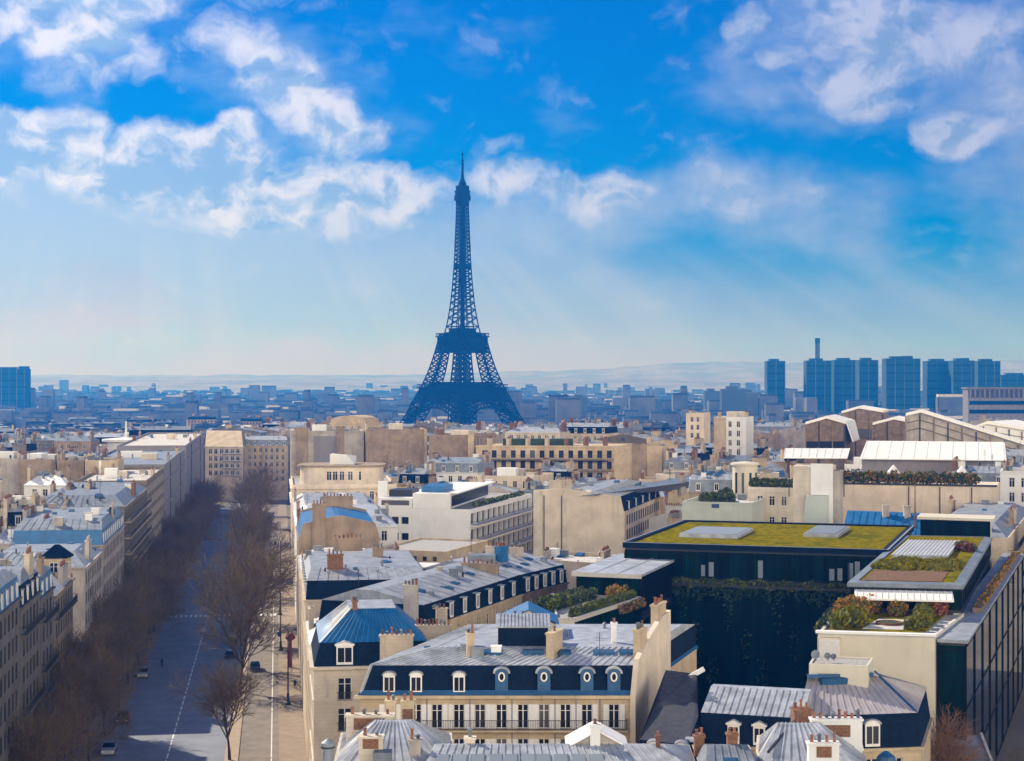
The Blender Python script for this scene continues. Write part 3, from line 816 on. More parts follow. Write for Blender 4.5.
for a in [(767, 785, 361, 2750, 'slim pale edged tower block standing apart beside the river'),
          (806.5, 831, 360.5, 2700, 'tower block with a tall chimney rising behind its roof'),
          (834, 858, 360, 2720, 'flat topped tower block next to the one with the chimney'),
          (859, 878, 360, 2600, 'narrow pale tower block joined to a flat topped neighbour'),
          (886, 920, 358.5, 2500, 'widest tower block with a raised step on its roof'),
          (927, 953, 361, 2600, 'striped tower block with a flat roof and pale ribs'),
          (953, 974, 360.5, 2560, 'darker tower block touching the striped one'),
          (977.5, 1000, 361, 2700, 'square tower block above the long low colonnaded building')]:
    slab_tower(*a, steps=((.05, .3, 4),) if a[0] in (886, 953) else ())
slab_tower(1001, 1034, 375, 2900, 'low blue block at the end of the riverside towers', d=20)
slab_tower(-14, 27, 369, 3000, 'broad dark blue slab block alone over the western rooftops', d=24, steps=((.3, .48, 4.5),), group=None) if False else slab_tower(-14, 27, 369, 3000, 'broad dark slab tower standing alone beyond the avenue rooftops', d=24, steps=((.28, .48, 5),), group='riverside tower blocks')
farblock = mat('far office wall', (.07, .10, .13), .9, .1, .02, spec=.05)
def smokestack():
    Y = 3100; z0 = gz(Y); h = ZZ(338, Y) - z0
    r = thing('chimney_stack', 'slender tall chimney behind the riverside tower blocks', 'chimney', (X(817.5, Y), Y, z0))
    b = MB(); b.lathe(0, 0, [(5.2, 0), (4.4, h * .93)], 12); b.build('shaft', farblock, r, smooth=True)
    b = MB(); b.lathe(0, 0, [(4.9, h * .93), (4.9, h - 1), (4.2, h), (0, h)], 12); b.build('top_band', tower_w, r)
smokestack()

# ------------------------------------------------------------------ the far city
def far_mesh(w, d, h, rh, chim):
    b = MB(); b.box(-w / 2, w / 2, 0, d, 0, h)
    nf = int(h / 3.2)
    for k in range(max(0, nf - 4), nf):
        n = int(w / 3.4)
        for i in range(n):
            x = -w / 2 + (i + .5) * w / n; b.face([(x - .7, -.03, k * 3.2 + .8), (x + .7, -.03, k * 3.2 + .8), (x + .7, -.03, k * 3.2 + 2.7), (x - .7, -.03, k * 3.2 + 2.7)], 2)
    b.ring([(-w / 2 - .2, -.2), (w / 2 + .2, -.2), (w / 2 + .2, d + .2), (-w / 2 - .2, d + .2)], h, [(-w / 2 + 1.2, 1.2), (w / 2 - 1.2, 1.2), (w / 2 - 1.2, d - 1.2), (-w / 2 + 1.2, d - 1.2)], h + rh * .65, 1)
    b.ring([(-w / 2 + 1.2, 1.2), (w / 2 - 1.2, 1.2), (w / 2 - 1.2, d - 1.2), (-w / 2 + 1.2, d - 1.2)], h + rh * .65, [(-w / 2 + 3, d * .45), (w / 2 - 3, d * .45), (w / 2 - 3, d * .55), (-w / 2 + 3, d * .55)], h + rh, 3)
    b.face([(-w / 2 + 3, d * .45, h + rh), (w / 2 - 3, d * .45, h + rh), (w / 2 - 3, d * .55, h + rh), (-w / 2 + 3, d * .55, h + rh)], 3)
    for c in chim: b.box(c * w - 1.4, c * w + 1.4, d * .3, d * .42, h + .1, h + rh + 1.6)
    return b
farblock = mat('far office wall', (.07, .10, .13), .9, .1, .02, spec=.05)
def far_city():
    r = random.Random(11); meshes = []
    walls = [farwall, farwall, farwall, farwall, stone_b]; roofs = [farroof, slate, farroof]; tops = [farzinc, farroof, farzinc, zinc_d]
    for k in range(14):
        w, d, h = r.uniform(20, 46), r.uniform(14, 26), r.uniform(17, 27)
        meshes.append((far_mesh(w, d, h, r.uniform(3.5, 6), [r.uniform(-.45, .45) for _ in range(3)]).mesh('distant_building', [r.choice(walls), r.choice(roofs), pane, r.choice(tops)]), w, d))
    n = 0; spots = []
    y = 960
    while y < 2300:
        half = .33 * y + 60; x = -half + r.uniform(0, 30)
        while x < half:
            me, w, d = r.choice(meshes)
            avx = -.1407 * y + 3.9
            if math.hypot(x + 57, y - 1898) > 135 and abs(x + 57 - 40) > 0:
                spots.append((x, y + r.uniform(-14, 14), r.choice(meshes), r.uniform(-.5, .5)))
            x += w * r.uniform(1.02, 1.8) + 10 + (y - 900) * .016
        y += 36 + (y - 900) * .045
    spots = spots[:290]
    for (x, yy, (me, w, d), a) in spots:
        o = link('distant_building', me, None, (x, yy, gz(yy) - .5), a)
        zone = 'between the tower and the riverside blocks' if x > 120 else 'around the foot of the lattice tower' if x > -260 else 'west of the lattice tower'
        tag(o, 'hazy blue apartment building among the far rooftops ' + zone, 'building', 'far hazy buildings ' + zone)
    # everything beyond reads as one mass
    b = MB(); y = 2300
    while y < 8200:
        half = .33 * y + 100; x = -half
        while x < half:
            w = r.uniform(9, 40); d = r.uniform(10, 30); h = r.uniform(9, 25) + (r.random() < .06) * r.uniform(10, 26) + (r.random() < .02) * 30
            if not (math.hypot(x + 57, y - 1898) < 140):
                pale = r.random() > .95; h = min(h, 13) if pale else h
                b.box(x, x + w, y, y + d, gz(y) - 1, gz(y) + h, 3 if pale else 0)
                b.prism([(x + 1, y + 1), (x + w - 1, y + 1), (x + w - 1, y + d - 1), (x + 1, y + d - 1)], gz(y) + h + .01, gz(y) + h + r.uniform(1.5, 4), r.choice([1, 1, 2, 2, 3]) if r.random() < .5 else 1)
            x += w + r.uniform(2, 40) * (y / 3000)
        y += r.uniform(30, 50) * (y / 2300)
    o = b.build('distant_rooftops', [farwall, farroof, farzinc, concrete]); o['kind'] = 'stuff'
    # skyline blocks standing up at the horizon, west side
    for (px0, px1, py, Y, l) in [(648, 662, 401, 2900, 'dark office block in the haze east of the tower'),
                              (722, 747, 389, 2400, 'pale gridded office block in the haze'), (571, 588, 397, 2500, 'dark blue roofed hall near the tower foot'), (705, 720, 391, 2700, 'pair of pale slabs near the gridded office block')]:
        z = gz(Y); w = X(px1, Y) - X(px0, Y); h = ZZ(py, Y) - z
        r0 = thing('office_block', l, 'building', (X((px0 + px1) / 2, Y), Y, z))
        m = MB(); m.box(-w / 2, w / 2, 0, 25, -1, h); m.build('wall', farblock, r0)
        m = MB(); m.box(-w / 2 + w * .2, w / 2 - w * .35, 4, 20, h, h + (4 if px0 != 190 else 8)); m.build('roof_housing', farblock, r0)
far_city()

# ------------------------------------------------------------------ bare street trees
def tree_proto(seed, H=16, spread=.5, mt=bark, mc=twig, trunk_h=.22, dense=1.0):
    r = random.Random(seed); T = MB(); C = MB()
    def rot(d, ang, az):
        d = Vector(d).normalized(); u = d.cross(Vector((.31, .2, .93))); u = u.normalized() if u.length > .01 else Vector((1, 0, 0)); w = d.cross(u)
        return (d * math.cos(ang) + (u * math.cos(az) + w * math.sin(az)) * math.sin(ang)).normalized()
    def grow(p, d, L, rad, lev):
        n = 3 if lev < 3 else 2
        pts = [p]; dd = d
        for i in range(n):
            dd = (dd + Vector((r.gauss(0, .10), r.gauss(0, .10), r.gauss(.05, .06)))).normalized(); pts.append(pts[-1] + dd * L / n)
        for i in range(n):
            ra, rb = rad * (1 - .45 * i / n), rad * (1 - .45 * (i + 1) / n)
            (T if lev <= 1 else C).bar(pts[i], pts[i + 1], ra, w2=rb, n=6 if lev == 0 else 5 if lev == 1 else 3)
        if lev >= 4: return
        kids = [0, 6, 6, 6, 6][lev + 1] if lev + 1 < 5 else 0
        if lev == 0: kids = 7
        kids = max(2, int(round(kids * (dense if lev > 1 else 1))))
        for k in range(kids):
            t = r.uniform(.30, 1.0) if lev > 0 else r.uniform(.55, 1.0)
            i = min(n - 1, int(t * n)); q = pts[i].lerp(pts[i + 1], t * n - i)
            an = r.uniform(.35, .85) if lev > 0 else r.uniform(.25, .8) * spread * 2
            grow(q, rot(dd, an, 2 * math.pi * (k / kids) + r.uniform(-.5, .5)), L * r.uniform(.5, .72) if lev > 0 else H * r.uniform(.34, .5), rad * (.60 if lev > 0 else .42), lev + 1)
        if lev == 0: grow(pts[-1], Vector((r.gauss(0, .1), r.gauss(0, .1), 1)), H * .45, rad * .55, 1)
    grow(Vector((0, 0, 0)), Vector((0, 0, 1)), H * trunk_h * 1.4, H * .017, 0)
    return T, C
def tree_root(seed, loc, label, group, **kw):
    T, C = tree_proto(seed, **kw)
    root = thing('bare_tree', label, 'tree', loc, group)
    T.build('trunk', kw.get('mt', bark), root); C.build('crown', kw.get('mc', twig), root); return root
def trees():
    r = random.Random(5); protos = []
    for s in range(6): protos.append(tree_proto(20 + s, H=16 + r.uniform(-1, 1), spread=.42 + .05 * (s % 3)))
    pm = [(T.mesh('trunk', bark), C.mesh('crown', twig)) for T, C in protos]
    k = 0
    def plant(Y, v, label, group, sc):
        nonlocal k
        p = AV(Y, v); root = thing('bare_tree', label, 'tree', (*p, gz(Y) + .1), group, r.uniform(0, 6)); root.scale = (sc * 1.02, sc * 1.02, sc)
        t, c = pm[k % 6]; k += 1
        link('trunk', t, root); link('crown', c, root)
    words = ['first', 'second', 'third', 'fourth', 'fifth', 'sixth', 'seventh', 'eighth', 'ninth', 'tenth', 'eleventh', 'twelfth', 'thirteenth', 'fourteenth', 'fifteenth', 'sixteenth',
             'seventeenth', 'eighteenth', 'nineteenth', 'twentieth', 'twenty-first', 'twenty-second', 'twenty-third', 'twenty-fourth', 'twenty-fifth', 'twenty-sixth', 'twenty-seventh', 'twenty-eighth', 'twenty-ninth', 'thirtieth']
    Y = 192; i = 0
    while Y < 640 and i < 30:
        plant(Y, -30.8 + r.uniform(-.4, .4), f'{words[i]} bare tree up the avenue in the row along the house fronts', 'bare trees along the shaded pavement', r.uniform(.7, .9)); Y += r.uniform(15, 19) * (1 + (Y > 400) * .5); i += 1
    Y = 199; i = 0
    while Y < 640 and i < 30:
        plant(Y, -27.6 + r.uniform(-.4, .4), f'{words[i]} bare tree up the avenue in the row beside the shaded carriageway', 'bare trees beside the shaded carriageway', r.uniform(.62, .86)); Y += r.uniform(16, 20) * (1 + (Y > 400) * .5); i += 1
    plant(219.5, -10.0, 'small open bare tree standing alone at the near end of the median', 'bare trees on the median', .80)
    Y = 266; i = 0
    for Y in (267, 290, 316, 346, 386, 424, 466, 515, 570, 630):
        plant(Y, -9.8, f'{words[i]} tall bare tree in the sunny median row behind the small one', 'bare trees on the median', r.uniform(1.0, 1.16)); i += 1
    tree_root(77, (44.6, 173, 0), 'russet bushy bare tree in front of the slate mansard by the glass wall', None, H=10.5, spread=.17, mc=twig_o, dense=1.1, trunk_h=.5)
    tree_root(78, (52.2, 172, 0), 'brown bare tree at the mouth of the dark side street', None, H=11, spread=.4, mc=twig)
trees()
# ------------------------------------------------------------------ hero buildings near the camera
def hero_corner():        # mansard house at the corner of the avenue
    a, b = AV(178, 0), AV(178, 12.2)
    B = Bld('mansard_house', 'cream avenue corner house with bright blue hipped zinc roof and one pedimented dormer', use(quadfp(a, b, AVD, 15.5)), 18.9, near=True, wall=stone_w)
    B.windows(0, xs=[3.3], w=1.45, h=2.45, fh=3.25, rows=4, top=.95, rail=True)
    B.windows(0, xs=[8.6], w=1.45, h=2.45, fh=3.25, rows=4, top=.95, rail=True)
    B.windows(3, bay=2.8, w=1.2, h=2.3, fh=3.25, rows=5, top=.95)
    B.strings([B.H - 3.45, B.H - 9.9, B.H - 13.2], sides=(0, 3)); B.cornice(.4, .32, sides=(0, 3)); B.finish_wall()
    for (x, w) in ((1.45, .32),):
        m = MB(); e = B.side(0)[1]; m.obox(B.side(0)[0], e, x - w / 2, x + w / 2, -.09, -.005, B.H - 3.0, B.H - 1.1); m.build('wall_panel', stone_g, B.root)
    B.mansard(2.4, .7, 3.0, 4.0, ims=[.7, 0, .7, .7], its=[4.4, 3.2, 3.0, 3.4], m2=zinc_b, seam=.62, seam_sides=(0,))
    B.dormer(0, 3.3, 'ped', 1.75, 2.0)
    m = MB(); q = inset(B.r2, [-.12] * 4); m.prism(q, B.zt + .01, B.zt + .07); m.build('roof_deck', zinc, B.root)
    m = MB()                                     # pale zinc sheets on the avenue slope
    r0 = inset(B.fp, [.58] * 4); A0, A1 = B.r1[0], B.r1[3]; D0, D1 = B.r2[0], B.r2[3]
    nrm = Vector((-AVV[0], -AVV[1], 1)).normalized() * .05
    V = lambda p, z: tuple(Vector((*p, z)) + nrm)
    m.face([V(A0, B.zm), V(D0, B.zt), V(D1, B.zt), V(A1, B.zm)])
    for k in range(1, 22):
        p, q2 = lerp(V(A0, B.zm), V(A1, B.zm), k / 22), lerp(V(D0, B.zt), V(D1, B.zt), k / 22); m.bar(p, q2, .04)
    m.build('roof_sheet', zinc, B.root)
    m = MB()
    for i in (0, 3): m.bar((*B.r1[i], B.zm + .06), (*B.r2[i], B.zt + .06), .1)
    m.build('hip_flashing', canopy, B.root)
    cb = X(396, 176.2); B.chim((cb, 177.2), 3.5, .8, 22.6, 0, 7, stone, z0=18); 
    p = P(432, 645, 18.5); B.chim((X(433, 187), 187), 3.9, .8, 22.2, 0, 9, stone, z0=14)
    B.chim((X(411, 196), 196), 1.7, 1.1, 25.6, 0, 4, stone_g, z0=15)
    p = AV(183, 4.6); B.chim(p, .5, .5, 25.4, .3, 2, brick, z0=23)
hero_corner()

def hero_long():          # long front with oculus dormers and shutters
    Y = 162; xl, xr = X(360, Y), X(631, Y); px = lambda p: X(p, Y) - xl
    fp = use(quadfp((xl, Y), (xr, Y), BD, 30))
    B = Bld('long_apartment_house', 'long cream apartment house with round oculus dormers, white shutters and a full width balcony', fp, 18.95, near=True, wall=stone_y)
    xs = [px(p) for p in (390, 416, 437, 459, 480, 501.5, 523, 544, 565.5, 587, 614)]
    B.windows(0, xs=xs, w=1.05, h=2.35, fh=3.35, rows=3, top=.6, shutters=True)
    B.windows(3, bay=3.2, rows=2, top=.7)
    B.strings([B.H - 6.9], sides=(0, 3)); B.cornice(.42, .3, sides=(0, 3)); B.finish_wall()
    B.balcony(0, px(416), px(627), B.H - 2.98, .85)
    for p in (427, 470, 512, 555, 576, 600):
        m = MB(); c = B.at(0, px(p), -.07); m.bar((*c, 4), (*c, B.H - .05), .055, n=6); m.build('drainpipe', zinc_d, B.root)
    B.mansard(2.75, .75, .95, 5.6, ims=[.75, 0, .8, .75], its=[5.4, 0.02, 6, 4.2], seam=.75, seam_sides=(0, 3))
    m = MB(); b0 = inset(B.fp, [-.2] * 4); b1 = inset(B.fp, [.1] * 4); m.ring(b0, B.H2 + .02, b1, B.H2 + .45); m.build('gutter', lead, B.root)
    m = MB(); m.bar((*B.r1[0], B.zm + .05), (*B.r2[0], B.zt + .05), .13)
    m.bar((*B.r1[0], B.zm + .06), (*B.r0[0], B.ze + .06), .15); m.build('hip_flashing', zinc, B.root)
    for p in (389, 416, 459): B.dormer(0, px(p), 'arch', 1.15, 1.75, y=.2)
    for p in (501.6, 544, 587, 614): B.dormer(0, px(p), 'oeil', y=.2)
    for i in (.25, .6): B.dormer(3, 30 * i, 'arch', 1.1, 1.7, y=.2)
    L = xr - xl
    for p in (453.5, 502.5, 534.5, 586, 616.5): B.skylight(0, px(p) / L, .62, 2.1, 1.15)
    # raised attic on the ridge
    m = MB(); x0, x1 = X(498, 168.6) - xl, X(548, 168.6) - xl
    m.box(x0, x1, 6.6, 10.5, B.zt, B.zt + 1.85); m.build('attic', slate, B.root)
    m = MB(); m.hexa([(x0 - .25, 6.35, B.zt + 1.86), (x1 + .25, 6.35, B.zt + 1.86), (x1 + .25, 11, B.zt + 2.5), (x0 - .25, 11, B.zt + 2.5), (x0 - .25, 6.35, B.zt + 2.0), (x1 + .25, 6.35, B.zt + 2.0), (x1 + .25, 11, B.zt + 2.65), (x0 - .25, 11, B.zt + 2.65)])
    for k in range(14): x = x0 + (k + .5) * (x1 - x0) / 14; m.bar((x, 6.4, B.zt + 2.04), (x, 10.9, B.zt + 2.68), .06)
    m.build('attic_roof', zinc, B.root)
    m = MB(); x0 = X(501, 176) - xl; x1 = X(556, 176) - xl; zz = B.zt + 1.2
    m.box(x0, x1, 13, 19, B.zt - .3, zz); xm = (x0 + x1) / 2
    m.face([(x0, 13, zz), (x1, 13, zz), (xm, 13, zz + 1.5)]); m.build('gable_wall', stone_w, B.root)
    m = MB(); t = .12
    for (xa, xb) in ((x0 - .3, xm), (x1 + .3, xm)):
        m.hexa([(xa, 12.7, zz + .02), (xb, 12.7, zz + 1.55), (xb, 19.2, zz + 1.55), (xa, 19.2, zz + .02), (xa, 12.7, zz + .02 + t), (xb, 12.7, zz + 1.55 + t), (xb, 19.2, zz + 1.55 + t), (xa, 19.2, zz + .02 + t)])
    m.build('gable_roof', zinc_b, B.root)
    # chimneys: free ones and the party wall at the east end
    B.chim((X(470.5, 165.5), 165.5), .75, .9, 24.6, .1, 2, stone_y, z0=21)
    B.chim((X(554.5, 166), 166), .75, 3.2, 24.7, -.32, 1, stone_y, z0=21)
    B.chim((X(614, 171), 171), .5, .6, 24.8, 0, 1, white_r, z0=21)
    for k, (px_, py) in enumerate(((515, 633), (523, 633.5), (531, 633))):
        link('chimney_pot', pot_mesh(0), B.root, (X(px_, 175) - xl, 13.2, B.zt + 1.9))
    B.clutter(9)
    m = MB(); a, e, Ls = B.side(1)                 # party wall standing above the roof, sloping upwards to the back
    W = lambda x, z, y: (a.x + e[0] * x - e[1] * y, a.y + e[1] * x + e[0] * y, z)
    pts = [(-.4, 0), (14.6, 0), (14.6, 25.6), (11, 25.4), (6, 24.2), (1.0, 22.6), (-.4, 19.2)]
    n = len(pts)
    for k in range(n):
        j = (k + 1) % n; m.face([W(*pts[k], -.55), W(*pts[j], -.55), W(*pts[j], -.02), W(*pts[k], -.02)])
    m.face([W(*p, -.55) for p in pts]); m.face([W(*p, -.02) for p in reversed(pts)])
    m.build('party_wall', beige, B.root)
    for (x, w, zt) in ((4.0, 2.6, 25.0), (11.8, 3.6, 26.5)):
        q = W(x, 0, .1); B.chim((q[0] + xl, q[1] + Y), w, .75, zt, math.atan2(e[1], e[0]), 5, stone_y, z0=20)
    for (px_, Yc, w, zt) in ((391, 150.5, 1.0, 22.2), (408, 150, 1.2, 22.2)): pass
hero_long()

def hero_slate():         # slate mansard with many windows that runs away behind the corner house
    a, b, c = P(428, 607, 22), P(522, 577, 22), P(567.6, 566, 22)
    dl = (-.93, .36)
    for k, (p, q, lab, hm, nd, ww) in enumerate(((a, b, 'slate mansard block with a broad zinc roof directly behind the blue hipped corner house', 2.6, 7, 15), (b, c, 'slate mansard block with tall white dormers next to the garden terrace', 2.6, 5, 17))):
        d = Vector((q[0] - p[0], q[1] - p[1])); L = d.length; d /= L; nrm = Vector((-d.y, d.x))
        fp = use([p, q, tuple(Vector(q) + nrm * ww), tuple(Vector(p) + nrm * ww)])
        B = Bld('slate_mansard_block', lab, fp, 19.4, near=True, wall=stone_y if k == 0 else brownwall)
        B.windows(0, bay=3.4, rows=2, w=1.1, h=2.0, top=.8); B.cornice(.25, .2); B.finish_wall()
        B.mansard(hm, .7, 1.5, 6, ims=[.7, .0, .5, .0], its=[6.5, .03, 4.5, .03], seam=2.2, seam_sides=(0, 1, 3))
        for i in range(nd): B.dormer(0, L * (i + .7) / (nd + .4), 'slab', 1.0, 1.9, y=.25)
        for (t, f) in ((.2, .5), (.5, .4), (.75, .6)): B.skylight(0, t, f, 1.3, 1.0, .2)
        B.clutter(10)
        if k == 0:
            B.chim((X(437, 206), 207), 2.4, .7, 21.4, B.ang(1), 4, stone, z0=17)
            B.chim(tuple(Vector(p).lerp(Vector(q), .9) + nrm * 5), 5.5, .6, 23.9, B.ang(1), 8, stone_b, z0=20)
        else:
            B.chim(tuple(Vector(p).lerp(Vector(q), .35) + nrm * 6), 2.0, 1.2, 25.4, B.ang(0), 4, zinc_b, z0=21)
            B.chim(tuple(Vector(p).lerp(Vector(q), .8) + nrm * 9), 6.0, .8, 24.6, B.ang(1), 9, stone, z0=20)
            m = MB(); c0 = Vector(B.loc(tuple(Vector(p).lerp(Vector(q), .2) + nrm * 8))); m.box(c0.x - 2, c0.x + 2, c0.y - 1.2, c0.y + 1.2, B.zt - .5, B.zt + .8); m.build('roof_hatch', zinc_d, B.root)
hero_slate()

# --- the dark glass block with planted roofs
def glass_face(B, i, n, z0, z1, x0=0.0, x1=None, name='glazing', fins=.2, m=None, rows=None):
    """a curtain wall on side i: one glass sheet, vertical mullions, floor lines"""
    a, e, L = B.side(i); x1 = L if x1 is None else x1
    b = MB(); b.obox(a, e, x0, x1, -.06, -.005, z0, z1); g = b.build(name, m or cwall, B.root)
    b = MB()
    for k in range(n + 1):
        x = x0 + (x1 - x0) * k / n; b.obox(a, e, x - .06, x + .06, -fins - .06, -.062, z0, z1)
    zs = rows or [z0 + 3.4 * k for k in range(int((z1 - z0) / 3.4) + 1)]
    for z in zs: b.obox(a, e, x0, x1, -.12, -.061, z, z + .22)
    b.build('mullion_frame', darkframe, g)
def leaf_mass(name, mats, parent, boxes, n, size, seed=0):
    """loose leafy planting inside a set of ellipsoids (cx, cy, cz, rx, ry, rz)"""
    r = random.Random(seed); b = MB()
    for k in range(n):
        cx, cy, cz, rx, ry, rz = r.choice(boxes)
        while True:
            u = Vector((r.uniform(-1, 1), r.uniform(-1, 1), r.uniform(-1, 1)))
            if u.length < 1: break
        p = Vector((cx + u.x * rx, cy + u.y * ry, cz + u.z * rz)); d = Vector((r.gauss(0, 1), r.gauss(0, 1), r.gauss(0, 1))).normalized(); t = d.orthogonal().normalized(); w = d.cross(t)
        s = size * r.uniform(.6, 1.4); b.face([p + t * s, p + w * s * .6, p - t * s, p - w * s * .6], r.randrange(len(mats)))
    return b.build(name, mats, parent)

def glass_block():
    # main north-facing body
    fl, fr = P(625.5, 542, 26), P(886, 549.5, 26)
    fp = use(quadfp(fl, fr, BD, 40))
    B = Bld('glass_office_block', 'dark glass office block with a flat yellow green planted roof above a deep court', fp, 25.2, near=True, wall=iron)
    B.finish_wall()
    a, e, L = B.side(0)
    glass_face(B, 0, 22, 21.0, 24.9, name='upper_glazing', fins=.25)
    glass_face(B, 0, 18, .2, 20.4, fins=.08)
    glass_face(B, 3, 16, 1, 24.5, name='side_glazing', fins=.12)
    b = MB(); ro = inset(B.fp, [-.35] * 4); ri = inset(B.fp, [.5] * 4)
    b.prism(ro, B.H, B.H + .5); b.ring(ro, B.H + .5, ro, B.H + .8); b.ring(ro, B.H + .8, ri, B.H + .8); b.ring(ri, B.H + .8, ri, B.H + .5); b.build('roof_edge', slate, B.root)
    b = MB(); b.ring(inset(B.fp, [-.4] * 4), B.H + .81, inset(B.fp, [-.1] * 4), B.H + .83); b.build('edge_flashing', zinc, B.root)
    b = MB(); b.face([(*p, B.H + .56) for p in inset(B.fp, [.55] * 4)]); rf = b.build('green_roof', sedum, B.root)
    for (t0, t1, s0, s1) in ((.14, .38, .30, .62), (.62, .76, .45, .8)):
        b = MB(); O = Vector(B.at(0, 0)); 
        q = [B.at(0, L * t, 40 * s) for t, s in ((t0, s0), (t1, s0), (t1, s1), (t0, s1))]
        q = [lerp(lerp(B.fp[0], B.fp[1], t), lerp(B.fp[3], B.fp[2], t), s) for t, s in ((t0, s0), (t1, s0), (t1, s1), (t0, s1))]
        b.prism(q, B.H + .56, B.H + 1.1, 0); b.prism(inset(q, [.35] * 4), B.H + 1.101, B.H + 1.2, 1); b.build('roof_light', [zinc, paleglass], B.root)
    # ledge planting below the top floor
    bx = [(a.x + e[0] * x, a.y + e[1] * x - .5, 20.5 + .3 * math.sin(x * 1.7), 1.1, .5, .55) for x in [L * k / 42 for k in range(43)]]
    leaf_mass('ledge_planting', [leafg, leafd], B.root, bx, 3200, .22, 3)
    b = MB(); b.obox(a, e, 0, L, -.9, -.07, 20.0, 20.35); b.build('planter_ledge', iron, B.root)
    bx = [(a.x + e[0] * x, a.y + e[1] * x - .35, z, .9, .25, 3.5) for x, z in [(L * (k + .5) / 16, 17 - 5 * ((k * 7) % 3)) for k in range(16)]]
    leaf_mass('climbing_plants', [leafd], B.root, bx, 700, .24, 4)
    bx = [(a.x + e[0] * x, a.y + e[1] * x - .5, 19.6 - .6 * ((k * 5) % 4) / 3, .8, .4, 1.3) for k, x in enumerate([L * (k + .5) / 26 for k in range(26)])]
    leaf_mass('trailing_plants', [leafd], B.root, bx, 1500, .24, 44)
    for x in (L * .79, L * .82, L * .86, L * .885, L * .30, L * .33, L * .52):       # pale blinds drawn behind the top floor glazing
        b = MB(); b.obox(a, e, x, x + .7, -.09, -.062, 21.4, 21.4 + 2.2 + .6 * math.sin(x)); b.build('blind', paleglass, B.root)
    # west wing with a zinc roof and the terrace in front of it
    w0, w1 = P(577, 568.5, 24), P(640.5, 571, 24)
    fp2 = use(quadfp(w0, w1, BD, 24))
    W = Bld('glass_wing', 'low glass wing with a pale zinc roof opening on the hedged terrace', fp2, 23.3, near=True, wall=iron)
    W.finish_wall(); glass_face(W, 1, 14, 18.5, 23.1, fins=.35, name='slatted_glazing'); glass_face(W, 1, 12, .3, 17.2, fins=.1)
    a2, e2, L2 = W.side(0)
    glass_face(W, 0, 5, 20.6, 23.0, fins=.06)
    b = MB(); ro = inset(W.fp, [-.9, -.4, -.2, -.5]); b.prism(ro, W.H, W.H + .35)
    A, Bq, C, D = ro
    for k in range(1, 3): b.bar((*lerp(A, Bq, k / 3), W.H + .36), (*lerp(D, C, k / 3), W.H + .36), .1)
    b.build('roof', zinc, W.root)
    b = MB(); b.obox(a2, e2, -.5, L2 + .4, -.95, -.905, W.H - .25, W.H + .34); b.build('fascia', concrete, W.root)
    for k in range(2): 
        W.skylight.__self__  # keep the roof plain between the two seams
    # terrace
    t0, t1 = P(556, 617.5, 20.8), P(573, 617.5, 20.8)
    tfp = use([t0, t1, w1, w0])
    tfp = [t0, (t1[0] + .2, t1[1]), (w1[0] - .02, w1[1] - 1.3), (w0[0] - 3.5, w0[1] - 1.3)]
    T = Bld('garden_terrace', 'hedged roof terrace with a pale deck between the slate mansards and the dark court', tfp, 20.4, near=True, wall=creamwall)
    T.finish_wall(); glass_face(T, 1, 8, .3, 20.2, fins=.1)
    T.parapet(.35, .25, concrete, gravel)
    e1 = T.side(1)[1]; aT, _, LT = T.side(1); ang1 = T.ang(1)
    b = MB(); b.obox(aT, e1, 6, LT - 2, 1.9, 4.6, 20.45, 20.52); b.build('deck', concrete, T.root)
    b = MB(); b.obox(aT, e1, 11, 13.2, 2.4, 3.8, 20.52, 20.95); b.build('timber_bench', brownwall, T.root)
    H = lambda x0, x1, y0, y1, h, n: [(aT.x + e1[0] * x - e1[1] * y, aT.y + e1[1] * x + e1[0] * y, 20.4 + h / 2, .55, .55, h / 2 + .15) for x in [x0 + (x1 - x0) * k / n for k in range(n + 1)] for y in ([y0, y1] if abs(y1 - y0) > .8 else [y0])]
    leaf_mass('clipped_hedge', [leafg, leafg, leafd], T.root, H(1.5, LT - .5, 1.0, 1.2, 1.2, 34), 5200, .2, 5)
    leaf_mass('leafy_planting', [leafg, leafd], T.root, H(5, LT - 3, 5.6, 7.4, 1.5, 16), 3600, .24, 6)
    leaf_mass('russet_shrub', [leafo, leafg], T.root, H(LT - 3.4, LT - 1.2, 1.8, 3.2, 1.9, 2), 700, .2, 7)
    bx = [(aT.x + e1[0] * x + .5, aT.y + e1[1] * x - .2, 20.1, .6, .5, .7) for x in [14 + k for k in range(int(LT) - 14)]]
    leaf_mass('hanging_russet_plants', [leafo, leafd, brownwall], T.root, bx, 900, .2, 8)
    # east range with the garden roof
    r0, r1 = P(851, 579.5, 26), P(961, 582, 26)
    D2 = (.326, .945)
    fp3 = use(quadfp(r0, r1, D2, 62))
    E = Bld('garden_roof_block', 'glass office range with grass, soil bed and white zinc panel on its sloping garden roof', fp3, 25.2, near=True, wall=iron)
    E.finish_wall()
    ro = inset(E.fp, [-.4, -.3, -.2, -.4]); ri = inset(E.fp, [.7, .8, .5, .7])
    b = MB(); b.prism(ro, E.H, E.H + .45); b.ring(ro, E.H + .45, ri, E.H + .62); b.ring(ri, E.H + .62, ri, E.H + .4); b.build('roof_edge', zinc_d, E.root)
    def patch(t0, t1, s0, s1, z, m, name, thick=None):
        q = [lerp(lerp(ri[0], ri[1], t), lerp(ri[3], ri[2], t), s) for t, s in ((t0, s0), (t1, s0), (t1, s1), (t0, s1))]
        b = MB()
        if thick: b.prism(q, z, z + thick)
        else: b.face([(*p, z) for p in q])
        return b.build(name, m, E.root), q
    patch(0, 1, 0, 1, E.H + .50, sedum, 'green_roof'); patch(.04, .86, .02, .20, E.H + .56, soil, 'planting_bed')
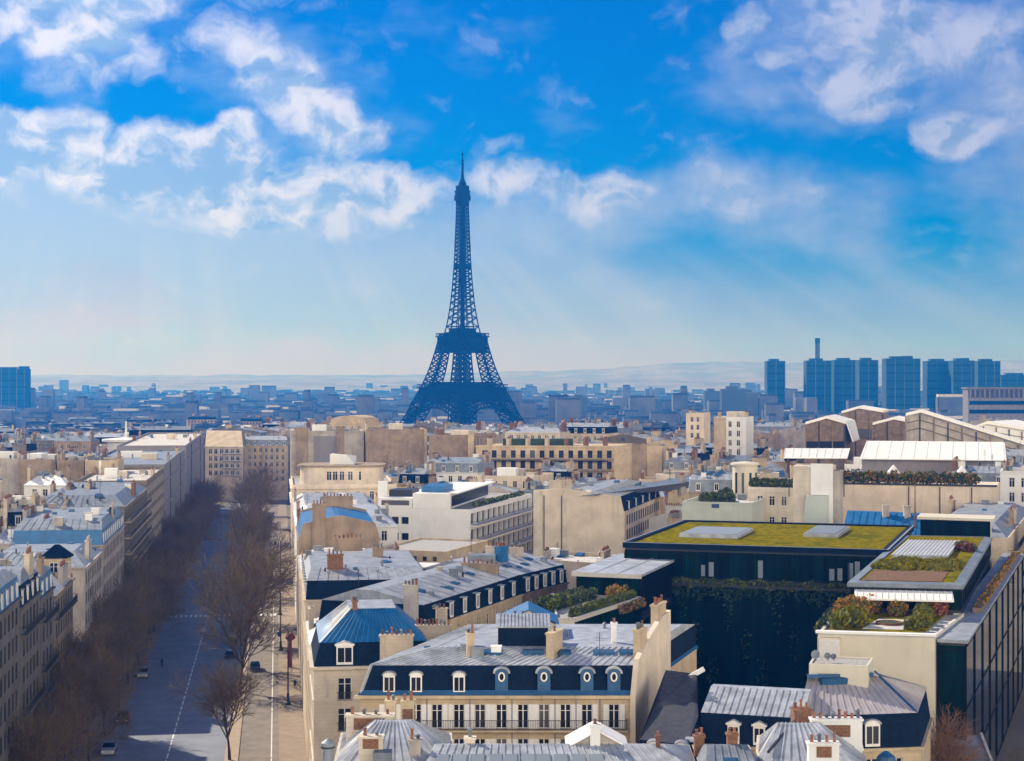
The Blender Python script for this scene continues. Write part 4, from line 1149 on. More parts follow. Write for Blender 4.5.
    patch(0.0, .98, .2, .205, E.H + .56, leafg, 'bed_edge')
    _, q = patch(.10, .74, .44, .80, E.H + .56, zinc, 'zinc_panel', .5)
    b = MB()
    for k in range(15):
        p0, p1 = lerp(q[0], q[1], k / 14), lerp(q[3], q[2], k / 14); b.bar((*p0, E.H + 1.08), (*p1, E.H + 1.08), .07)
    b.build('panel_ribs', white_r, E.root)
    qm = lerp(q[1], q[2], .6); bx = [(qm[0] + 1.4, qm[1] - 2 + k, E.H + 1.0, 1.3, .9, .8) for k in (0, 1.5, 3)]
    leaf_mass('dark_red_shrub', [redpaint, leafd], E.root, bx, 900, .2, 9)
    bx = []
    rr = random.Random(4)
    for k in range(60):
        t, s = rr.uniform(.03, .9), rr.uniform(.21, .42); p = lerp(lerp(ri[0], ri[1], t), lerp(ri[3], ri[2], t), s); bx.append((*p, E.H + .62, 1.2, 1.6, .3))
    g = leaf_mass('tall_grass', [sedum, sedum, leafg], E.root, bx, 5000, .26, 10); g['kind'] = 'stuff'
    # setback storey with awning over the lower terrace
    a3, e3, L3 = E.side(0)
    glass_face(E, 0, 8, 22.7, 25.0, fins=.06)
    b = MB(); y0, y1 = -3.2, -.4
    A_ = lambda x, y, z: (a3.x + e3[0] * x - e3[1] * y, a3.y + e3[1] * x + e3[0] * y, z)
    b.hexa([A_(.4, y0, 24.0), A_(L3 - 1, y0, 24.0), A_(L3 - 1, y1, 24.7), A_(.4, y1, 24.7), A_(.4, y0, 24.2), A_(L3 - 1, y0, 24.2), A_(L3 - 1, y1, 24.9), A_(.4, y1, 24.9)])
    for k in range(16): x = .6 + (L3 - 1.8) * k / 15; b.bar(A_(x, y0, 24.24), A_(x, y1, 24.94), .05)
    b.build('awning', canopy, E.root)
    glass_face(E, 1, 20, 22.9, 25.0, fins=.08, name='upper_glazing')
    # lower body: terrace in front and the tall east glass wall
    f0, f1 = P(818, 632, 22.4), P(934.5, 635.5, 22.4)
    back = (f1[0] + .298 * 84, f1[1] + .955 * 84)
    fp4 = use([f0, f1, back, (back[0] - 11, back[1] + 3), (r0[0] - 2, r0[1] + 2)])
    fp4 = [f0, f1, (r1[0] + .4, r1[1] + .2), (r0[0] - 1.4, r0[1] + 1.5)]
    G = Bld('terrace_annex', 'cream walled block carrying a planted roof garden with autumn shrubs and a small pond', fp4, 22.0, near=True, wall=creamwall)
    G.finish_wall(); G.parapet(.3, .35, concrete, concrete)
    aG, eG, LG = G.side(0)
    b = MB(); b.obox(aG, eG, -.25, LG + .2, -.3, .6, 22.05 + .26, 22.05 + .5); b.build('coping', white_r, G.root)
    b = MB(); b.obox(aG, eG, -.05, 2.4, -.55, -.01, 3, 21.9); b.build('stair_pier', stone_w, G.root)
    b = MB(); b.obox(aG, eG, .1, 2.3, -.62, -.56, 20.0, 21.7)
    for k in range(9): b.obox(aG, eG, .2 + k * .23, .3 + k * .23, -.66, -.621, 20.1, 21.6)
    b.build('wall_grille', shutter_m, G.root)
    b = MB(); gq = [lerp(lerp(G.fp[0], G.fp[1], t), lerp(G.fp[3], G.fp[2], t), s) for t, s in ((.06, .14), (.86, .14), (.86, .94), (.06, .94))]
    b.prism(gq, 22.05, 22.25); b.build('lawn', sedum, G.root)
    gp = lambda t, s: lerp(lerp(G.fp[0], G.fp[1], t), lerp(G.fp[3], G.fp[2], t), s)
    b = MB(); b.prism([gp(.34, .22), gp(.68, .22), gp(.66, .62), gp(.40, .62)], 22.26, 22.34); b.build('paved_terrace', concrete, G.root)
    b = MB(); cx, cy = gp(.52, .42); b.lathe(cx, cy, [(1.5, 22.34), (1.5, 22.6), (1.25, 22.6), (1.25, 22.45)], 14); b.lathe(cx, cy, [(1.24, 22.5), (0, 22.5)], 14, 1); b.build('pond', [soil, leafd], G.root)
    sh = lambda pts, h: [(*gp(t, s), 22.2 + h * .5, 1.2, 1.0, h * .55) for t, s in pts]
    leaf_mass('round_shrub', [leafg, leafg, sedum], G.root, sh([(.15, .2), (.22, .28), (.18, .42), (.25, .45), (.28, .3)], 1.9), 2600, .24, 12)
    leaf_mass('orange_shrub', [leafo, leafo, leafg], G.root, sh([(.10, .62), (.16, .78), (.24, .72), (.3, .85)], 2.3), 1700, .22, 13)
    leaf_mass('orange_shrub', [leafo, leafg], G.root, sh([(.52, .80)], 1.9), 450, .2, 14)
    leaf_mass('round_shrub', [leafg, leafg, sedum], G.root, sh([(.76, .26), (.80, .40), (.78, .55), (.74, .7), (.72, .84)], 1.6), 2600, .24, 15)
    leaf_mass('red_shrub', [redpaint, leafo], G.root, sh([(.83, .86)], 2.0), 420, .2, 16)
    leaf_mass('trailing_plants', [leafg, leafd], G.root, [(*gp(-.02, s), 21.9, .9, .9, .8) for s in (.3, .45, .6, .75, .9)], 1500, .22, 17)
    # tall reflective wall along the side street
    s0 = (f1[0] + .6, f1[1] + .6)
    wall_fp = use(quadfp(s0, (s0[0] + 2.6, s0[1] - .8), (.351, .936), 94))
    K = Bld('street_glass_wall', 'tall reflective glass wall with dark mullions along the shaded side street', wall_fp, 21.6, near=True, wall=iron)
    K.finish_wall(); glass_face(K, 1, 9, .3, 21.3, fins=.14, m=bluewall, rows=[.3, 7.2, 14.2, 21]); glass_face(K, 0, 1, .3, 21.3, fins=.05)
    aK, eK, LK = K.side(1)
    b = MB(); b.obox(aK, eK, -.3, LK, -.35, 2.9, 21.6, 21.95); b.build('coping', zinc, K.root)
    b = MB(); b.obox(aK, eK, 22, LK - 2, .2, 1.2, 21.96, 22.5); b.build('planter', brownwall, K.root)
    leaf_mass('dry_planting', [leafo, sedum], K.root, [(aK.x + eK[0] * x - .6, aK.y + eK[1] * x, 22.6, .7, .9, .35) for x in range(24, int(LK) - 3, 2)], 700, .2, 18)
    return G, aG, eG
bluewall = glass_mat('blue reflective glass', (.012, .02, .03), .05, (.012, .02, .03))
bluewall.node_tree.nodes['Principled BSDF'].inputs['Specular IOR Level'].default_value = .3; bluewall.node_tree.nodes['Principled BSDF'].inputs['Roughness'].default_value = .07
glass_block()

# --- zinc and slate roofs in front of the glass block
def front_mansards():
    Y = 156; a, b = P(700, 713.5, 18.6), P(802, 719.5, 18.6)
    fp = use(quadfp(a, b, BD, 11))
    B = Bld('courtyard_mansard', 'low slate mansard with striped zinc roof and three white dormers facing a yellow court wall', fp, 15.6, near=True, wall=stone_y)
    B.windows(0, bay=2.8, rows=1, h=1.9); B.cornice(.3, .22, sides=(0,)); B.finish_wall()
    B.mansard(2.8, .5, 1.7, 4, ims=[.5, 0, .5, 0], its=[4.4, .02, 4.4, .02], seam=.62, seam_sides=(0,))
    L = B.side(0)[2]
    for p in (732.5, 757, 778): B.dormer(0, (X(p, Y) - a[0]) / (b[0] - a[0]) * L, 'ped', 1.1, 1.75, y=.05)
    # curved grey slate roof between the tall party wall and the court
    y0 = 150; q = [(X(634, 150), 150), (X(690, 151), 148.5), (X(708, 157), 157.2), (X(676, 164), 164), (X(668, 166), 168)]
    q = [(11.3, 150.5), (16.2, 149.5), (17.9, 155.8), (18.6, 163.5), (15.2, 166)]
    use(q[:4])
    C = Bld('grey_slate_house', 'low house with one broad concave grey slate roof against the tall cream party wall', q, 15.2, near=True, wall=stone_b); C.finish_wall()
    C.cornice(.2, .2); m = MB()
    lo = [(*p, C.H2) for p in C.fp]; hi = [(*p, z) for p, z in zip(inset(C.fp, [.6, .6, .5, .1, .1]), (17.3, 17.0, 18.3, 21.0, 21.0))]
    m.ring(C.fp, C.H2, [p[:2] for p in hi], 0) if False else None
    n = 5
    for k in range(n):
        j = (k + 1) % n; m.face([lo[k], lo[j], hi[j], hi[k]])
    m.build('roof', slate, C.root); m = MB()
    c = [(hi[0]), hi[1], hi[2], hi[3], hi[4]]; mid = [lerp(hi[0], hi[4], .5), lerp(hi[2], hi[3], .5)]
    mid = [(p[0], p[1], p[2] - .5) for p in mid]
    m.face([hi[0], hi[1], hi[2], mid[1], mid[0]]); m.face([mid[0], mid[1], hi[3], hi[4]]); m.build('upper_roof', slate_g, C.root)
    C.ims = [.6] * 5; C.hm = 2.0; C.ze = C.H2
    for x in (1.4, 3.9): C.dormer(0, x, 'arch', .95, 1.5, y=.0, dep=1.0)
    for x in (2.2, 4.4): C.dormer(1, x, 'arch', .95, 1.5, y=.0, dep=1.0)
    m = MB(); P3 = lambda p, z: (*p, z)
    m.bar((C.fp[4][0] + .2, C.fp[4][1] - 1.5, 19.4), (C.fp[3][0] + .2, C.fp[3][1] + .1, 21.5), .32); m.build('ridge_parapet', white_r, C.root)
    # hipped zinc roof
    a, b = P(797, 716.5, 18.4), P(921, 713, 18.4); a = (a[0], a[1] - .3)
    fp = use(quadfp(a, b, (.30, .95), 14.5))
    D = Bld('hipped_zinc_house', 'house with a broad hipped pinkish zinc roof below the cream annex wall', fp, 15.0, near=True, wall=stone_y)
    D.windows(0, bay=2.7, rows=2); D.cornice(.3, .25, sides=(0, 1)); D.finish_wall()
    D.mansard(3.1, .45, 2.6, 5, ims=[.45, .45, .3, 0], its=[7.2, 4.4, 6.6, .05], m2=zinc_p, seam=.75, seam_sides=(0, 1))
    L = D.side(0)[2]; D.dormer(0, (X(889, 150) - a[0]) / (b[0] - a[0]) * L, 'arch', 1.45, 2.1, y=.05)
    m = MB(); m.bar((*D.r2[2], D.zt + .1), (*D.r2[3], D.zt + .1), .25); m.bar((*D.r1[1], D.zm + .08), (*D.r2[1], D.zt + .08), .12); m.build('ridge_flashing', lead, D.root)
    D.skylight(0, .32, .82, 2.6, 1.6, .6)
    # low cream annex at the foot of the tall cream wall, with two dish aerials
    a = (X(809, 163), 163); fp = use([a, (a[0] + 5.5, a[1] - 1.2), (a[0] + 7, a[1] + 3.4), (a[0] + 1.4, a[1] + 5)])
    N = Bld('lift_house', 'small cream roof block with dish aerials at the corner of the cream annex', fp, ZZ(664, 164), near=True, wall=creamwall); N.finish_wall(); N.parapet(.2, .2)
    for (px_, py, s) in ((816, 656, .6), (828, 661, .45), (834, 665, .4)):
        Yd = 164.6; z = N.z1 + .25
        r = thing('dish_aerial', {816: 'largest grey dish aerial on the small cream roof block', 828: 'middle pinkish dish aerial on the small cream roof block', 834: 'smallest dish aerial at the edge of the small cream roof block'}[px_], 'dish aerial', (X(px_, Yd), Yd, z), 'dish aerials on the cream roof block')
        m = MB(); m.bar((0, 0, 0), (0, 0, s * .8), .05, n=6); m.build('pole', iron, r)
        m = MB(); m.lathe(0, 0, [(0, 0), (s * .4, .06), (s * .75, .22), (s * .72, .25), (s * .38, .1), (0, .04)], 14); d = m.build('dish', zinc_d, r, (0, 0, s * .9), smooth=True); d.rotation_euler = (R(70), 0, R(-25))
    # solar hot water panel
    r = thing('roof_glass_lantern', 'blue glazed roof lantern leaning on the cream wall above the hipped roof', 'roof lantern', (X(846, 163), 163.2, ZZ(681, 163)), rz=-.2)
    m = MB(); m.hexa([(-1.7, -.6, -1.5), (1.8, -.6, -1.5), (1.8, 1.2, -1.5), (-1.7, 1.2, -1.5), (-1.7, -.6, 0), (1.8, -.6, 0), (1.8, 1.2, .9), (-1.7, 1.2, .9)]); m.build('frame', lead, r)
    for x0 in (-1.5, .15):
        m = MB(); m.face([(x0, -.5, .065), (x0 + 1.45, -.5, .065), (x0 + 1.45, 1.1, .865), (x0, 1.1, .865)]); m.build('pane', pane, r)
zinc_p = mat('pinkish zinc sheet', (.38, .355, .375), .5, .1, .7, .12)
front_mansards()

# --- nearest roofs along the bottom of the view
def zinc_roof(name, label, fp, zw, hm, ht, ims, its, seam=.6, seam_sides=(0, 1, 2, 3), m2=None, wall=None):
    B = Bld(name, label, use(fp), zw, near=True, wall=wall or stone_w); B.finish_wall(); B.cornice(.25, .2)
    B.mansard(hm, .6, ht, 4, ims=ims, its=its, m2=m2 or zinc, seam=seam, seam_sides=seam_sides); return B
def near_roofs():
    # west: white zinc with two brick backed stacks
    a, b = (X(338, 133), 131), (X(452, 133), 131)
    B = zinc_roof('white_zinc_house', 'near house with a white zinc roof and two cream stacks with brown recessed backs', quadfp(a, b, (-.05, .99), 13), 19.2, .0, 2.4, [.0] * 4, [6.2, 3.2, 6.2, 3.0], seam=.7)
    B.chim((X(370, 139.0), 139.0), 3.9, 1.0, ZZ(716, 139), 0, 4, stone_w, (2.6, ZZ(731, 138) , ZZ(719.5, 138)), z0=18.4)
    B.chim((X(371, 132.2), 132.2), 1.9, .9, ZZ(738, 132), 0, 2, stone_w, (1.25, ZZ(751, 131), ZZ(741, 131)), z0=17.5)
    B.chim((X(391, 143.2), 143.2), .85, .8, ZZ(702, 143), 0, 2, stone_y, None, z0=18.2); B.chim((X(408, 143.4), 143.4), 1.1, .8, ZZ(703, 143), 0, 2, stone_y, (.9, ZZ(719, 143), ZZ(709, 143)), z0=18.2)
    m = MB(); m.box(3.0, 4.4, -.5, .9, B.H2, B.H2 + 1.3); m.build('roof_hatch', zinc_d, B.root)
    # low outbuilding to the west with a vent pipe
    r = thing('roof_vent', 'grey cylindrical roof vent at the near edge of the white zinc roof', 'vent', (X(328, 132), 132, ZZ(764, 132)))
    m = MB(); m.lathe(0, 0, [(.42, -1), (.42, 1.2), (.55, 1.25), (.55, 1.7), (.1, 2.0), (0, 2.0)], 12); m.build('pipe', zinc_d, r, smooth=False)
    m = MB(); m.lathe(0, 0, [(.58, 1.3), (.58, 1.42)], 12); m.build('band', iron, r)
    # long strip of skylights
    a, b = (X(416, 127), 127), (X(702, 127), 127)
    Bq = zinc_roof('skylight_roof_house', 'near house with a long low zinc roof set with square skylights', quadfp(a, b, (.03, 1), 13), 19.0, 0, 1.55, [0] * 4, [6.4, 2.5, 6.4, 1.0], seam=.65, seam_sides=(0,))
    for t in (.06, .13, .2, .27, .33, .4, .46, .53, .6, .67): Bq.skylight(0, t, .55, 1.15, 2.2, .08, True)
    q = lambda p, Y: (X(p, Y), Y)
    Bq.chim(q(415, 133), .95, .9, ZZ(741, 133), 0, 2, stone_g, z0=19); Bq.chim(q(470, 134), .8, .8, ZZ(739, 134), 0, 1, stone_w, z0=19.2)
    # small gabled white dormer block with a stack
    m = MB(); x0, x1, y0, z0 = X(566, 134) - a[0], X(628, 134) - a[0], 6.4, 20.2; xm = (x0 + x1) / 2
    m.box(x0 + .3, x1 - .3, y0, y0 + 3.5, z0 - 1.0, z0 + .4); m.face([(x0 + .3, y0, z0 + .4), (x1 - .3, y0, z0 + .4), (xm, y0, z0 + 1.55)]); m.build('gable_wall', stone_g, Bq.root)
    m = MB()
    for xa in (x0, x1): m.hexa([(xa, y0 - .2, z0 + .25), (xm, y0 - .2, z0 + 1.6), (xm, y0 + 3.8, z0 + 1.6), (xa, y0 + 3.8, z0 + .25), (xa, y0 - .2, z0 + .37), (xm, y0 - .2, z0 + 1.72), (xm, y0 + 3.8, z0 + 1.72), (xa, y0 + 3.8, z0 + .37)])
    m.build('gable_roof', canopy, Bq.root)
    Bq.chim(q(595, 133.5), .8, .8, ZZ(726, 133.5), 0, 1, white_r, z0=19.6)
    Bq.chim(q(658, 133), .35, .35, ZZ(738, 133), 0, 1, terracotta, z0=19); Bq.chim(q(699, 136), .8, .7, ZZ(737, 136), 0, 2, brick, z0=19)
    a2, b2 = (X(706, 127), 127), (X(765, 127), 127)
    Bs = zinc_roof('narrow_zinc_house', 'narrow house with blue grey zinc roof between skylight roof and grey hipped roof', quadfp(a2, b2, (.03, 1), 13), 19.0, 0, 1.5, [0] * 4, [6.4, .6, 6.4, .6], seam=.65, seam_sides=(0,), m2=zinc_d)
    Bs.chim(q(732, 134), .8, .7, ZZ(735, 134), 0, 2, brick, z0=19); Bs.skylight(0, .5, .5, 1.2, 1.6, .12)
    # east: grey blue roof with the red potted stack
    a, b = (X(757, 131), 131), (X(866, 131), 131)
    Bt = zinc_roof('grey_zinc_house', 'near house with a grey blue hipped zinc roof and red potted stacks', quadfp(a, b, (.16, .98), 15), 18.6, 0, 2.6, [0] * 4, [7.2, 3.6, 7.2, 1.6], seam=.8, m2=zinc)
    Bt.chim(q(836, 139.5), 4.2, 1.0, ZZ(720, 139.5), 0, 8, white_r, (2.2, ZZ(737, 139), ZZ(725, 139)), z0=18.4)
    Bt.chim(q(823, 132.6), 2.4, .9, ZZ(744, 132.6), 0, 4, white_r, (1.2, ZZ(758, 132), ZZ(747, 132)), z0=17.8)
    Bt.chim(q(801, 143.5), 1.5, 1.2, ZZ(710, 143.5), .1, 3, brick, None, z0=18.4)
    m = MB(); m.bar((X(769, 133) - a[0], 2.5, 20.1), (X(797, 138) - a[0], 8.2, 21.4), .12); m.build('cable_duct', iron, Bt.root)
    r = thing('roof_turret', 'small dark zinc dormer turret at the east eave of the grey hipped roof', 'roof turret', (X(886, 137), 137, 17.5))
    m = MB(); m.lathe(0, 0, [(.75, -2), (.75, 1.0)], 8); m.build('drum', slate, r); m = MB(); m.lathe(0, 0, [(.9, 1.0), (.7, 1.5), (.15, 1.9), (0, 1.9)], 8); m.build('cap', lead, r)
    # low canopy roof at the street mouth
    r = thing('street_canopy', 'low grey sloping canopy with a pale side wall at the street mouth', 'canopy', (X(975, 172), 172, 0))
    m = MB(); m.hexa([(-1.9, -6, 8.2), (1.1, -6, 8.2), (2.7, 8, 11.2), (-.6, 8, 11.2), (-1.9, -6, 8.5), (1.1, -6, 8.5), (2.7, 8, 11.5), (-.6, 8, 11.5)]); m.build('roof', zinc_d, r)
    m = MB(); m.hexa([(1.12, -6, 0), (1.4, -6, 0), (3.0, 8, 0), (2.72, 8, 0), (1.12, -6, 8.8), (1.4, -6, 8.8), (3.0, 8, 11.8), (2.72, 8, 11.8)]); m.build('side_wall', concrete, r)
    m = MB(); m.box(-1.8, 1.1, -5.9, -5.7, 0, 8.2); m.build('front_wall', stone_g, r)
near_roofs()
# ------------------------------------------------------------------ the roofscape further back
rf = random.Random(31)
def dress(B, roof, rows, sides, zinc_m=None, slate_m=None, nch=3, bay=2.7, dorm=True, h=2.0, top=.7, chm=None, huts=True, wk='french', ww=1.15):
    for i in sides: B.windows(i, bay=bay, rows=rows, h=h, top=top, kind=wk, w=ww)
    if roof != 'flat': B.cornice(.3, .25, sides=sides)
    B.finish_wall()
    L0 = B.side(0)[2]; D0 = B.side(1)[2]
    if roof == 'mansard':
        it = min(D0 / 2 - 1.2, 6)
        B.mansard(2.5, .7, 1.0 + rf.random() * .6, 4, ims=[.7, .25, .7, .25], its=[it, min(.6, L0 / 6), it, min(.6, L0 / 6)], m1=slate_m or rf.choice([slate, slate, zinc_d]), m2=zinc_m or rf.choice([zinc, zinc, zinc_d]), seam=1.3 if B.root.location.y < 430 else 0)
        if dorm:
            for i in sides[:1]:
                L = B.side(i)[2]; n = max(1, int(L / 3.4))
                for k in range(n): B.dormer(i, L * (k + .5) / n, 'slab', 1.0, 1.7, y=.15, dep=1.2)
    elif roof == 'low':
        it = min(D0 / 2 - .5, 7)
        B.mansard(0, 0, 1.8, 4, ims=[0] * 4, its=[it, min(2.5, L0 / 4), it, min(2.5, L0 / 4)], m2=zinc_m or rf.choice([zinc, zinc_d, zinc]), seam=1.3 if B.root.location.y < 430 else 0)
    else:
        B.parapet(.7, .3, None, rf.choice([gravel, gravel, zinc_d, concrete]))
        if huts and L0 > 9 and D0 > 9:
            for k in range(rf.randint(1, 2)):
                q = lerp(B.at(0, L0 * rf.uniform(.25, .75)), B.at(2, B.side(2)[2] * rf.uniform(.3, .7)), rf.uniform(.35, .65))
                m = MB(); w, d, hh = rf.uniform(1.5, 3.5), rf.uniform(1.2, 2.5), rf.uniform(1.4, 2.6); m.obox(q, B.side(0)[1], -w, w, -d, d, B.H + .05, B.H + hh); m.build('stair_hut', rf.choice([white_r, stone_w, stone_g]), B.root)
    B.clutter(12 if B.root.location.y < 450 else 8)
    zr = B.z1 + (0 if roof == 'flat' else .25) + (2.5 + 1.2 if roof == 'mansard' else 1.8 if roof == 'low' else .6)
    for k in range(nch):
        side = 1 if k % 2 else 3
        t = rf.uniform(.25, .75); Ls = B.side(side)[2]
        q = B.at(side, Ls * t, .55); w = rf.uniform(2.2, min(5.5, Ls * .6))
        B.chim((q[0] + B.o.x, q[1] + B.o.y), w, .65, zr + rf.uniform(.6, 1.6), B.ang(side), int(w / .55), chm or rf.choice([stone, stone_g, stone_y, stone_b, brick]), far=True)
    return B
def mid(name, label, px0, px1, py, Y, depth, dd=BD, Y1=None, wall=stone, roof='mansard', rows=3, sides=(0,), group=None, near=False, cat='building', **kw):
    Y1 = Y if Y1 is None else Y1
    fp = use(quadfp((X(px0, Y), Y), (X(px1, Y1), Y1), dd, depth))
    B = Bld(name, label, fp, ZZ(py, Y), gz(Y) - .5, wall=wall, near=near, cat=cat, group=group)
    if roof is None: return B
    return dress(B, roof, rows, sides, **kw)
def avb(name, label, Y1, Y2, v0, v1, z, wall=stone, roof='mansard', rows=3, sides=(1,), near=False, cat='building', rec=.12, **kw):
    fp = use([AV(Y1, v0), AV(Y1, v1), AV(Y2, v1), AV(Y2, v0)])
    B = Bld(name, label, fp, z, gz(Y1) - .3, wall=wall, near=near, cat=cat, rec=rec)
    if roof is None: return B
    return dress(B, roof, rows, sides, **kw)

def gable_house(B, wl, r, hm=None, m1=None, m2=None, nc=None, win=True):
    """blank party gable towards the viewer, ridge running away"""
    L, D = B.side(0)[2], B.side(1)[2]
    if win: B.windows(1 if B.root.location.x < 0 else 3, rows=2, h=2.0, top=.7)
    B.cornice(.25, .2, sides=(1, 3)); B.finish_wall()
    hm = r.choice([2.4, 2.4, 0]) if hm is None else hm
    B.mansard(hm, .8, r.uniform(1.2, 2.0), 4, ims=[.02, .8 if hm else 0, .02, .8 if hm else 0], its=[.03, L / 2 - 1.3, .03, L / 2 - 1.3], m1=m1 or r.choice([slate, zinc_b, zinc_d]), m2=m2 or r.choice([zinc, zinc_d, zinc]))
    a, e, _ = B.side(0)
    for side, y0 in ((0, -.35), (2, -.35)):
        i, j = side, (side + 1) % 4; m = MB(); o = Vector(B.side(side)[1]); nx, ny = o.y * -y0 * -1, 0
        out = Vector((B.side(side)[1][1], -B.side(side)[1][0])); u = .35
        pts = [(B.fp[i], 0), (B.fp[j], 0), (B.fp[j], B.ze + .5), (B.r1[j], B.zm + .45), (B.r2[j], B.zt + .5), (B.r2[i], B.zt + .5), (B.r1[i], B.zm + .45), (B.fp[i], B.ze + .5)]
        f = [(p[0] + out.x * u, p[1] + out.y * u, z) for p, z in pts]; k2 = [(p[0] - out.x * .15, p[1] - out.y * .15, z) for p, z in pts]
        m.face(f); m.face(k2[::-1])
        for k in range(8): q = (k + 1) % 8; m.face([f[k], f[q], k2[q], k2[k]])
        m.build('gable_wall', wl, B.root)
    for k in range(r.randint(1, 3)):
        x = r.uniform(.15, .85) * L; wd = r.uniform(.25, 1.3); o = Vector(B.at(0, x, -.36)); m = MB()
        z1 = B.H - r.uniform(0, 1.5); m.obox((o.x, o.y), B.side(0)[1], -wd / 2, wd / 2, -r.choice([.05, .25]), -.01, B.H - r.uniform(5, 12), z1); m.build('flue', r.choice([stone_g, stone_b, sooty, stone_w, stone_y]), B.root)
    for k in range(r.randint(1, 2) if nc is None else nc):
        side = 0 if r.random() < .7 else 2; t = r.uniform(.2, .8); q = B.at(side, B.side(side)[2] * t, .2); w = r.uniform(1.6, 4.5)
        B.chim((q[0] + B.o.x, q[1] + B.o.y), w, .8, B.zt + B.zb + r.uniform(.9, 2.0), B.ang(side), int(w / .5), r.choice([wl, stone_g, stone_b, stone_y]), z0=B.z1 - 4, far=True)
def east_row():       # houses on the sunny side of the avenue, behind the corner mansard
    avb('apartment_house', 'low avenue house with pale flat roof tucked behind the blue hipped corner house', 194.5, 226, 0, 15, 16.8, stone_y, 'low', 4, (3,), zinc_m=zinc, nch=2)
    B = avb('apartment_house', 'avenue house with slate mansard and tall dark chimney stacks behind the low flat roof', 227, 262, 0, 17, 19.6, stone, 'mansard', 4, (3, 0), slate_m=slate, zinc_m=zinc, nch=0)
    B.chim(AV(233, 4.2), 2.2, 1.0, 25.2, .1, 4, brick, far=False); B.chim(AV(247, 11), 1.6, .9, 24.6, .1, 3, stone_b, far=False); B.chim(AV(258, 7), 4.5, .7, 25, .1, 7, stone_b, far=False)
    avb('apartment_house', 'plain avenue house with white zinc roof before the brown gable', 263, 299, 0, 17, 18.0, stone, 'low', 5, (3,), zinc_m=zinc, nch=2)
    B = avb('apartment_house', 'avenue house with tall brown blank gable and blue zinc roof', 300, 330, 0, 14.5, 20.6, stone_b, None)
    B.windows(3, rows=5); gable_house(B, stone_b, rf, 2.6, zinc_b, zinc_b, 0, False)
    B.chim(AV(299.6, 3.6), 2.4, .8, 27.2, .14, 4, stone_b, z0=14, far=False); B.chim(AV(329, 8), 6, .7, 26.5, .14, 9, stone_b, far=False)
    avb('apartment_house', 'avenue house with white painted upper walls in front of the curved beige block', 331, 372, 0, 20, 20.2, white_r, 'low', 5, (3, 0), nch=3)
    avb('apartment_house', 'avenue house with zinc roof at the foot of the curved beige block', 373, 428, 0, 20, 19.0, stone_y, 'low', 5, (3,), nch=2)
    # beige block with the curved penthouse
    B = avb('curved_penthouse_block', 'beige avenue block with a curved set back penthouse storey', 431, 470, 0, 27, ZZ(487, 432), beige, None)
    B.windows(3, bay=3, rows=6); B.windows(0, bay=3.4, rows=3, top=1.2); B.strings([B.H - .5, B.H - 4.2], out=.5, h=.3); B.finish_wall(); B.parapet(.6, .3)
    m = MB(); a = B.loc(AV(447, 13.5)); prof = [(9.3, B.H), (9.3, B.H + 4.6)]
    n = 28
    ring = [(a[0] + (9.6 if True else 0) * math.copysign(abs(math.cos(t)) ** .6, math.cos(t)) * 1.15, a[1] + 8.5 * math.copysign(abs(math.sin(t)) ** .6, math.sin(t))) for t in [2 * math.pi * k / n for k in range(n)]]
    m.prism(ring, B.H + .06, B.H + 4.7); m.build('penthouse', beige, B.root)
    m = MB(); c = (a[0], a[1]); big = [(c[0] + (x - c[0]) * 1.06, c[1] + (y - c[1]) * 1.06) for x, y in ring]; m.prism(big, B.H + 4.71, B.H + 5.1); m.build('penthouse_roof', stone_b, B.root)
    for t in (-2.6, -1.0, .8, 3.0, 5.2):
        link('window', window_mesh(1.3, 2.4)[2], B.root, (a[0] + t, a[1] - 8.62 + abs(t) ** 2 * .012, B.H + 1.2))
    m = MB(); m.hexa([(a[0] - 3, a[1] - 3, B.H + 5.11), (a[0] + 3.5, a[1] - 3, B.H + 5.11), (a[0] + 3.5, a[1] + 3, B.H + 5.11), (a[0] - 3, a[1] + 3, B.H + 5.11), (a[0] - 3, a[1] - 3, B.H + 7.8), (a[0] + 1.5, a[1] - 3, B.H + 7.8), (a[0] + 3.5, a[1] + 3, B.H + 7.2), (a[0] - 3, a[1] + 3, B.H + 7.8)]); m.build('stair_hut', white_r, B.root)
    # tall blank gables
    B = mid('blank_gable_block', 'tall block of grey blank gables with dark chimney flues above the curved penthouse', 291, 364, 433, 545, 24, AVD, None, stone_g, 'flat', 2, (3,), nch=0)
    for px_, w in ((302, 3.6), (340, 2.2)): B.chim((X(px_, 544.6), 544.6), w, 1.0, B.z1 + 1.6, 0, 5, stone_b, z0=B.z1 - 14)
    m = MB(); q = B.loc((X(326, 545), 545)); m.box(q[0] - 4.0, q[0] + 4.6, -.12, -.02, B.H - 14, B.H - 1); m.build('rendered_panel', mauve, B.root)
    B = mid('blank_gable_block', 'broad brown blank gable wall with a pale vertical edge', 366, 427, 431.5, 540, 24, AVD, None, stone_b, 'flat', 2, (1,), nch=1)
    m = MB(); m.box(B.side(0)[2] - .9, B.side(0)[2] - .02, -.25, -.02, 4, B.H + .7); m.build('quoin_strip', stone_y, B.root)
    B = mid('blank_gable_block', 'lower brown gable wall ending in a yellow pillar beside the long balconied block', 429, 474, 437, 535, 22, BD, None, stone_b, 'flat', 2, (1,), nch=1)
    m = MB(); m.box(B.side(0)[2] - 1.9, B.side(0)[2] - .02, -.6, -.03, 2, B.H + 1.2); m.build('pillar', stone_y, B.root)
    B = mid('domed_block', 'tan block with a rounded roof peeping over the grey gables', 330, 366, 424, 640, 16, BD, None, stone_y, None); B.windows(0, rows=2); B.cornice(); B.finish_wall()
    m = MB(); L = B.side(0)[2]; n = 10
